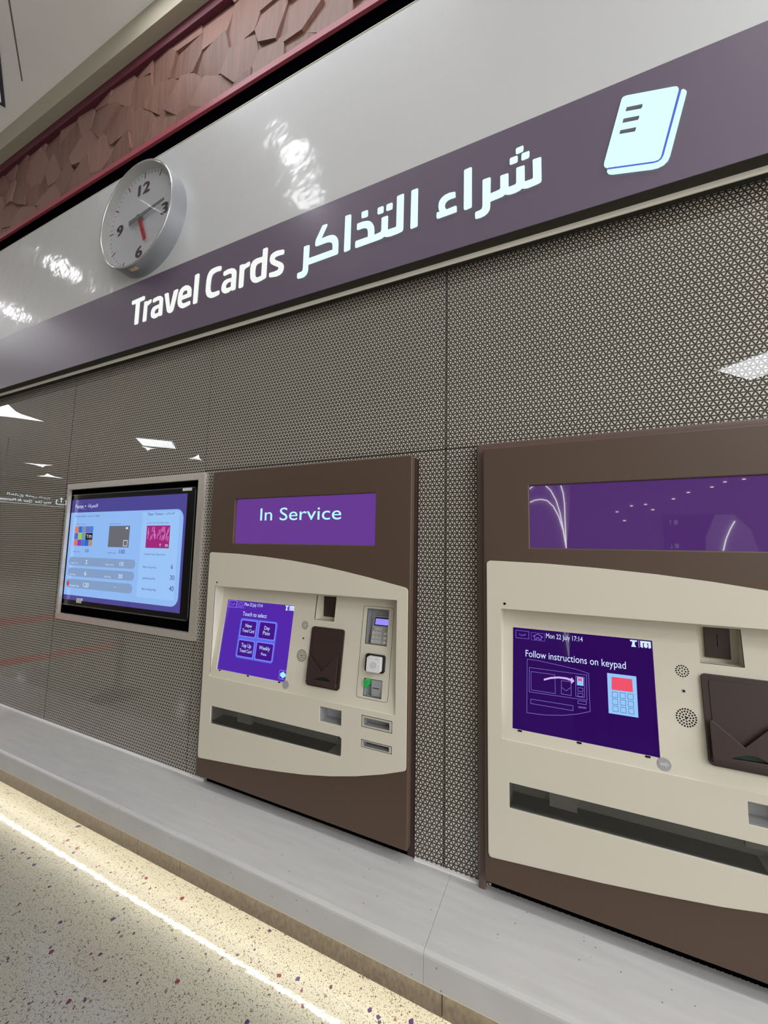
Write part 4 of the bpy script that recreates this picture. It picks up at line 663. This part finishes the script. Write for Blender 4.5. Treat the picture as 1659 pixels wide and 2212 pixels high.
    st_ = part(Geo().disc(sx, sz, .0155, surf(-.0004), surf(.0006), 28), 'round_sticker', mat('grey_sticker', (150, 150, 150), .5))
    if not service:
        a, z = sx, sz; kid(Geo().prism([[(a - .010, z - .004), (a + .002, z - .004), (a + .002, z - .009), (a + .011, z + .001), (a + .002, z + .008), (a + .002, z + .003), (a - .010, z + .003)]], surf(-.0008), surf(-.0004)), 'sticker_arrow', mat('sticker_arrow', (176, 176, 180), .5), st_)
    # loudspeaker and microphone holes
    def holes_(cx, cz, rings, r):
        G = Geo()
        for R, n in rings:
            for i in range(n): G.disc(cx + R * math.cos(2 * PI * i / n + R * 90), cz + R * math.sin(2 * PI * i / n + R * 90), r, surf(.0002), surf(.0007), 8)
        return G
    part(holes_(-.9597, .9338, ((.0138, 16), (.0078, 8), (0, 1)), .0019), 'speaker_grille', M_MATT)
    part(holes_(-.9589, .8184, ((.0212, 22), (.0150, 15), (.0088, 8), (.0025, 3)), .0021), 'speaker_grille', M_MATT)
    mic = part(Geo().disc(-.9597, .8837, .0042, surf(-.0003), surf(.0006), 16), 'microphone', M_ALU)
    kid(Geo().disc(-.9597, .8837, .0026, surf(-.0005), surf(-.0003), 12), 'microphone_hole', M_MATT, mic)
    part(Geo().box(-1.4215, -1.4145, 1.2972, 1.299, 1.0800, 1.0870), 'sensor_window', M_MATT)
    # coin slot in its own niche
    nic = part(Geo().pocket(rect(*co), surf(.0008), 1.381), 'coin_niche', M_CREAM)
    kid(Geo().prism([rect(-.8975, -.842, .970, 1.0495), rect(-.8712, -.8690, 1.000, 1.033)[::-1]], 1.3745, 1.3805), 'coin_plate', M_DBROWN, nic, bevel=.0006)
    kid(Geo().box(-.8712, -.8690, 1.3795, 1.3802, 1.000, 1.033), 'coin_slot', M_MATT if service else mat('slot_edge', (150, 140, 132), .3, metal=.6), nic)
    # leaflet style receipt pocket
    hp = part(Geo().prism([rrect(-.9207, -.7715, .7185, .9352, .011)], surf(-.006), surf(.0008)), 'ticket_tray_plate', M_DBROWN, bevel=.002)
    kid(Geo().prism([rrect(-.906, -.786, .735, .923, .008)], surf(-.0075), surf(-.006)), 'tray_back', M_DBROWN, hp, bevel=.002)
    v0 = [(-.9145, .745), (-.9145, .8235), (-.911, .828), (-.9065, .826), (-.8486, .777), (-.793, .832), (-.788, .834), (-.7815, .829), (-.7815, .742), (-.787, .736), (-.908, .738)]
    moon = [(-.8785, .7462), (-.805, .7492), (-.812, .7545), (-.824, .7600), (-.836, .7615), (-.848, .7600), (-.862, .7550)]
    kid(Geo().prism([v0[::-1], moon], lambda z: SY(z, -.0185), lambda z: SY(z, -.0155)), 'pocket_front', M_DBROWN, hp, bevel=.0008)
    kid(Geo().box(-.9145, -.7815, 1.2905, 1.308, .728, .742), 'pocket_base', M_DBROWN, hp, bevel=.002)
    kid(Geo().prism([rect(-.883, -.800, .743, .765)], surf(-.0095), surf(-.0080)), 'pocket_sensor', mat('dark_green_plastic', (22, 44, 38), .3), hp)
    # card module: outline, keypad, reader, chip slot
    cm = part(Geo().outline(rrect(-.7000, -.5743, .7098, 1.0307, .010, 3), .0012, surf(.0001), surf(.0007)), 'card_module_seam', mat('seam', (70, 64, 56), .7))
    pn = part(Geo().pocket(rect(-.6828, -.5938, .8946, 1.0225), surf(.0008), lambda z: 1.372 + .18 * (z - .8946)), 'keypad_niche', M_SILVER)
    KY = lambda z, o_=0: 1.3445 + .30 * (z - .895) + o_
    pd = part(Geo().prism([rrect(-.667, -.592, .8955, .9935, .005)], lambda z: KY(z), lambda z: KY(z, .01)), 'pin_pad', M_SILVER, bevel=.0015)
    kid(Geo().prism([rrect(-.662, -.598, .9585, .989, .003)], lambda z: KY(z, -.001), lambda z: KY(z)), 'pin_screen_bezel', mat('slate', (46, 44, 60), .3), pd)
    kid(Geo().prism([rect(-.6575, -.604, .9625, .9835)], lambda z: KY(z, -.0016), lambda z: KY(z, -.001)), 'pin_screen', glow('pin_lilac', (150, 140, 252), 1.05), pd)
    for r_ in range(4):
        for c_ in range(3):
            kx, kz = -.6600 + c_ * .0135, .9475 - r_ * .0148
            kid(Geo().prism([rrect(kx - .0045, kx + .0045, kz - .0045, kz + .0045, .0012, 2)], lambda z: KY(z, -.002), lambda z: KY(z)), 'key', mat('key_white', (206, 202, 200), .4), pd)
    GT = Geo()
    for i, s_ in enumerate('123456789*0#'):
        kx, kz = -.6600 + (i % 3) * .0135, .9475 - (i // 3) * .0148; text_into(GT, s_, (kx - .0018, kz - .003), (kx + .0018, kz + .003), lambda z: KY(z, -.0022), True)
    kid(GT, 'key_legends', M_MATT, pd)
    for r_ in range(3): kid(Geo().prism([rrect(-.615, -.603, .9290 - r_ * .0150, .9370 - r_ * .0150, .0012, 2)], lambda z: KY(z, -.002), lambda z: KY(z)), 'function_key', mat('key_cream', (214, 206, 190), .4), pd)
    rd = part(Geo().prism([rrect(-.6715, -.5935, .8035, .8640, .008)], surf(-.008), surf(.0008)), 'contactless_reader', M_BLACK, bevel=.0025)
    kid(Geo().prism([rrect(-.6560, -.6020, .8095, .8595, .005)], surf(-.0275), surf(-.008)), 'reader_face', mat('reader_white', (208, 208, 208), .4), rd, bevel=.003)
    G = Geo()
    for R in (.006, .0095):
        pts = [(-.629 + R * 1.2 * math.cos(t * PI / 8), .833 + R * math.sin(t * PI / 8)) for t in range(16)]; G.outline(pts, .0008, surf(-.0279), surf(-.0274))
    text_into(G, ')))', (-.6315, .8305), (-.6255, .8355), surf(-.0279), True)
    G.prism([rect(-.6520, -.6430, .8540, .8552)], surf(-.0279), surf(-.0274)).prism([rect(-.6220, -.6110, .8540, .8552)], surf(-.0279), surf(-.0274))
    kid(G, 'contactless_symbol', mat('symbol_grey', (140, 140, 142), .5), rd)
    ch = part(Geo().pocket(rect(-.6729, -.5998, .7173, .7777), surf(.0008), 1.332), 'card_slot_niche', mat('niche_grey', (150, 156, 158), .4))
    kid(Geo().box(-.645, -.6005, 1.316, 1.331, .7185, .7750), 'card_device', M_SILVER, ch, bevel=.001)
    kid(Geo().box(-.6395, -.6125, 1.3152, 1.3162, .7460, .7483), 'card_slot', M_MATT, ch)
    kid(Geo().prism([[(-.668, .752), (-.660, .749), (-.650, .758), (-.6475, .777), (-.665, .777)]], 1.300, 1.322), 'card_guide', mat('green_plastic', (20, 130, 62), .25, emit=(30, 190, 80), es=.25), ch, bevel=.001)
    kid(Geo().box(-.657, -.648, 1.305, 1.312, .7735, .7765), 'status_lamp', glow('green_lamp', (120, 255, 150), 1.6), ch)
    # collection tray behind a dark pane
    tr = part(Geo().pocket(win, 1.3005, 1.375), 'collection_tray', mat('tray_grey', (150, 148, 142), .5, noise=.12, nscale=25))
    kid(Geo().prism([[(p[0] + (.001 if p[0] < -1 else -.001), p[1]) for p in win]], 1.3035, 1.3050), 'tray_pane', MATS['smoked_glass'], tr)
    kid(Geo().box(-1.405, -.757, 1.306, 1.374, .4885, .4915), 'tray_floor', mat('tray_dark', (36, 35, 34), .35), tr)
    kid(Geo().box(-1.30, -1.225, 1.345, 1.36, .492, .532), 'tray_tab', mat('tab_grey', (150, 146, 138), .5), tr)
    kid(Geo().box(-.845, -.795, 1.345, 1.36, .522, .556), 'tray_tab', mat('tab_grey', (150, 146, 138), .5), tr)
    bx = part(Geo().pocket(sq, 1.3005, 1.352), 'change_opening', M_SILVER)
    kid(Geo().box(-.795, -.757, 1.3455, 1.3515, .630, .640), 'change_slot', M_MATT, bx)
    for q, h0, h1, nm in ((s1, .0100, .0090, 'banknote_slot'), (s2, .0070, .0060, 'receipt_slot')):
        xa, xb, za, zb = q[0][0], q[1][0], q[0][1], q[2][1]
        fr = rrect(xa + .0025, xb - .0025, za + .0025, zb - .0025, .002, 2); ho = rect(xa + .010, xb - .0105, za + h0 - .001, zb - h1 + .001)
        sl = part(Geo().prism([rect(xa + .0005, xb - .0005, za + .0005, zb - .0005), rect(xa + .009, xb - .0095, za + h0 - .002, zb - h1 + .002)[::-1]], 1.3020, 1.3040), nm, M_MATT)
        kid(Geo().prism([fr, ho[::-1]], 1.2970, 1.3022), 'slot_frame', mat('pale_metal', (205, 198, 190), .3, metal=.4), sl, bevel=.0008)
        kid(Geo().pocket(ho, 1.2990, 1.330), 'slot_throat', mat('throat_grey', (150, 150, 150), .4), sl)
    return t
sg = bpy.data.materials.new('smoked_glass'); sg.use_nodes = True; sb = sg.node_tree.nodes['Principled BSDF']
sb.inputs['Base Color'].default_value = (*lin((232, 232, 230)), 1); sb.inputs['Transmission Weight'].default_value = 1; sb.inputs['Roughness'].default_value = 0; sb.inputs['IOR'].default_value = 1.45
MATS['smoked_glass'] = sg
machine(0, 'brown and cream ticket machine with an In Service display, purple menu of four buttons', True)
machine(1.24383, 'brown and cream ticket machine at the right, screen saying Follow instructions on keypad', False)

# ================================================================== HALL SEEN IN THE REFLECTIONS, WITH ADDED UNSEEN LIGHTS
M_LUM = glow('luminaire_white', (236, 242, 255), 2.6); M_DIM = glow('luminaire_dim', (200, 204, 206), .5)
for i, (x, y) in enumerate(SQUARES):
    t = thing('ceiling_light', 'square recessed ceiling light whose corner shows at the upper left picture edge' if i == 2 else 'square white recessed ceiling light of the hall', 'light', (x, y, ZCEIL), None if i == 2 else 'square recessed lights in the hall ceiling')
    G = Geo(); slab_z(G, [diamond(x, y, SLEN, PHS[i])], ZCEIL + .11, ZCEIL + .118); child(G.build('diffuser', M_DIM if i == 2 else M_LUM), t)
    G = Geo(); slab_z(G, [diamond(x, y, SLEN + .012, PHS[i]), diamond(x, y, SLEN - .016, PHS[i])], ZCEIL - .004, ZCEIL + .004); child(G.build('frame', mat('lamp_frame_dark', (62, 60, 78), .5) if i == 2 else mat('lamp_frame', (120, 120, 124), .5)), t)
for s in STARS:
    G = Geo(); slab_z(G, [star(*s)], ZCEIL + .05, ZCEIL + .06)
    tag(G.build('star_light', glow('star_white', (250, 253, 255), 22.0)), 'bright three-pointed light opening in the hall ceiling', 'light', 'three-pointed lights in the hall ceiling')
for x, y, a_, c_ in SLOTS:
    t = thing('slot_light', 'long recessed ceiling luminaire placed out of view to wash the wall of machines', 'light', (x, y, ZCEIL), 'long recessed luminaires above the ticket machines')
    G = Geo(); slab_z(G, [rect(x - a_ / 2, x + a_ / 2, y - c_ / 2, y + c_ / 2)], ZCEIL + .05, ZCEIL + .06); child(G.build('diffuser', M_LUM), t)
    G = Geo(); slab_z(G, [rect(x - a_ / 2 - .02, x + a_ / 2 + .02, y - c_ / 2 - .02, y + c_ / 2 + .02), rect(x - a_ / 2 + .004, x + a_ / 2 - .004, y - c_ / 2 + .004, y + c_ / 2 - .004)], ZCEIL - .004, ZCEIL - .0005); child(G.build('frame', mat('lamp_frame', (120, 120, 124), .5)), t)
# lamps and a direction sign on the far wall, mirrored in the right machine's upper display
for i, (x, z) in enumerate([(4.16, 3.18), (3.78, 3.13), (3.51, 3.01), (3.01, 2.89), (2.68, 2.73), (1.72, 2.57), (2.05, 2.6), (1.37, 2.41), (2.21, 2.45), (1.54, 2.16)]):
    t = thing('far_lamp', 'small white lamp on the far wall of the hall', 'light', (x, -9.98, z), 'small lamps along the far wall')
    child(Geo().box(x - .03, x + .03, -10, -9.96, z - .012, z + .012).build('lamp', glow('far_lamp_white', (255, 252, 245), 14.0)), t)
    child(Geo().box(x - .22, x + .10, -10, -9.975, z - .035, z - .020).build('reflector', glow('far_reflector', (190, 186, 196), .9)), t)
fs = thing('platform_sign', 'dark direction sign with arrows and train symbols on the far wall', 'sign', (3.0, -9.99, 1.8))
child(Geo().box(2.45, 3.75, -10, -9.95, 1.35, 2.3).build('sign_board', mat('sign_dark', (44, 38, 38), .4)), fs)
for z, s_ in ((2.09, 1), (1.47, -1)):
    child(Geo().box(2.575, 2.59, -9.95, -9.945, z - .06, z + .06).prism([[(2.55, z + s_ * .02), (2.615, z + s_ * .02), (2.582, z + s_ * .075)]], -9.945, -9.95).build('arrow', glow('far_sign_white', (226, 232, 250), 1.6)), fs)
    child(Geo().prism([rrect(2.66, 2.74, z - .05, z + .07, .02)], -9.945, -9.95).build('train_symbol', glow('far_sign_white', (226, 232, 250), 1.6)), fs)
for x, y in SPOTS:
    t = thing('ceiling_spot', 'round recessed ceiling spot lighting the white fascia panels', 'light', (x, y, ZCEIL), 'round recessed spots in the hall ceiling')
    child(Geo().lathe(x, y, [(0, ZCEIL + .03), (.13, ZCEIL + .03)], 24).build('lamp', glow('spot_white', (252, 252, 255), 11.0)), t)
    child(Geo().lathe(x, y, [(.128, ZCEIL + .04), (.139, ZCEIL - .002), (.15, ZCEIL - .004), (.15, ZCEIL + .002)], 24).build('trim_ring', M_SILVER, smooth=True), t)
# belt barrier standing just left of the picture, its two red belts clipped to the wall
post = thing('belt_barrier', 'belt barrier post on round black foot, two red belts to the wall', 'barrier', (-3.38, .57, 0))
child(Geo().lathe(-3.38, .57, [(0, .0), (.17, 0), (.175, .012), (.15, .024), (.04, .034), (0, .034)]).build('foot', mat('foot_black', (10, 10, 10), .6, spec=.2), smooth=True), post)
child(Geo().lathe(-3.38, .57, [(.028, .03), (.028, .86), (.034, .862), (.034, .92), (0, .925)], 20).build('pole', mat('post_grey', (64, 60, 55), .35, metal=.5), smooth=True), post)
for z in (.41, .69):
    child(Geo().add([(x_ + e_, y_, z + d_) for e_ in (0, .0015) for x_, y_, d_ in ((-3.40, .60, -.025), (-3.56, 1.349, -.025), (-3.56, 1.349, .025), (-3.40, .60, .025))], [(0, 1, 2, 3), (7, 6, 5, 4), (0, 4, 5, 1), (1, 5, 6, 2), (2, 6, 7, 3), (3, 7, 4, 0)]).build('belt', mat('belt_red', (190, 26, 26), .6)), post)
# hanging direction sign, read mirrored in the glass
hs = thing('hanging_sign', 'hanging dark direction sign with a way out arrow and lettering', 'sign', (-15.4, -4, 2.6))
child(Geo().box(-15.46, -15.40, -5.35, -2.75, 2.45, 2.80).build('sign_box', mat('sign_dark', (44, 38, 38), .4)), hs)
def yz_text(G, s_, y0, y1, z0, z1, x, bb_fit=False):
    T_ = Geo(); text_into(T_, s_, (y0, z0), (y1, z1), 0, bb_fit); G.add([(x, v[0], v[2]) for v in T_.v], T_.f)
G = Geo(); yz_text(G, 'Way Out  Qasr Al Muntazah St', -4.35, -2.85, 2.50, 2.58, -15.395)
yz_text(G, '\uFE91\uFEE6\uFEB8 \uFEBA\uFED7 \uFE9D\uFEAD\uFE8E\uFEA8\uFEDF\uFE8D', -4.30, -3.2, 2.64, 2.74, -15.395, True)
child(G.build('sign_lettering', glow('sign_white', (225, 238, 250), 6.0)), hs)
G = Geo()
for (ya, za), (yb, zb) in (((-4.72, 2.66), (-4.76, 2.66)), ((-4.76, 2.66), (-4.76, 2.52)), ((-4.76, 2.52), (-4.48, 2.52)), ((-4.48, 2.52), (-4.48, 2.66)), ((-4.48, 2.66), (-4.52, 2.66)), ((-4.62, 2.58), (-4.62, 2.74)), ((-4.66, 2.70), (-4.62, 2.74)), ((-4.58, 2.70), (-4.62, 2.74))):
    G.tube([(-15.395, ya, za), (-15.395, yb, zb)], .012, 6)
child(G.build('way_out_symbol', glow('sign_white', (225, 238, 250), 6.0)), hs)
G = Geo(); yz_text(G, 'E', -5.20, -5.08, 2.53, 2.69, -15.39, True); child(G.build('exit_letter', glow('sign_rose', (190, 150, 160), 1.2)), hs)
child(Geo().box(-15.462, -15.398, -5.35, -1.9, 2.435, 2.45).build('edge_light', glow('edge_white', (240, 240, 236), 2.2)), hs)
for y in (-5.0, -3.1): child(Geo().box(-15.44, -15.42, y - .01, y + .01, 2.80, ZCEIL).build('hanger', M_ALU), hs)
# luminous curved lines on a pale vaulted screen far across the hall
vs = thing('vault_screen', 'pale curved screen with thin luminous lines far across the hall', 'screen', (0, -7.05, 0))
child(Geo().prism([[(-1.5, 0), (.10, 0), (.05, 1.34), (.12, 2.0), (.18, 3.2), (-1.5, 3.2)]], -7.12, -7.05).prism([[(2.5, 0), (3.2, 0), (3.35, 1.3), (3.25, 1.75), (3.0, 2.05), (2.72, 2.05), (2.55, 1.6)]], -7.12, -7.05).build('screen_panel', mat('vault_pale', (190, 186, 192), .6)), vs)
for pts in REF:
    child(Geo().tube([(x, -7.02, z) for x, z in pts], .011, 6).build('light_line', glow('line_white', (255, 255, 250), 16.0)), vs)
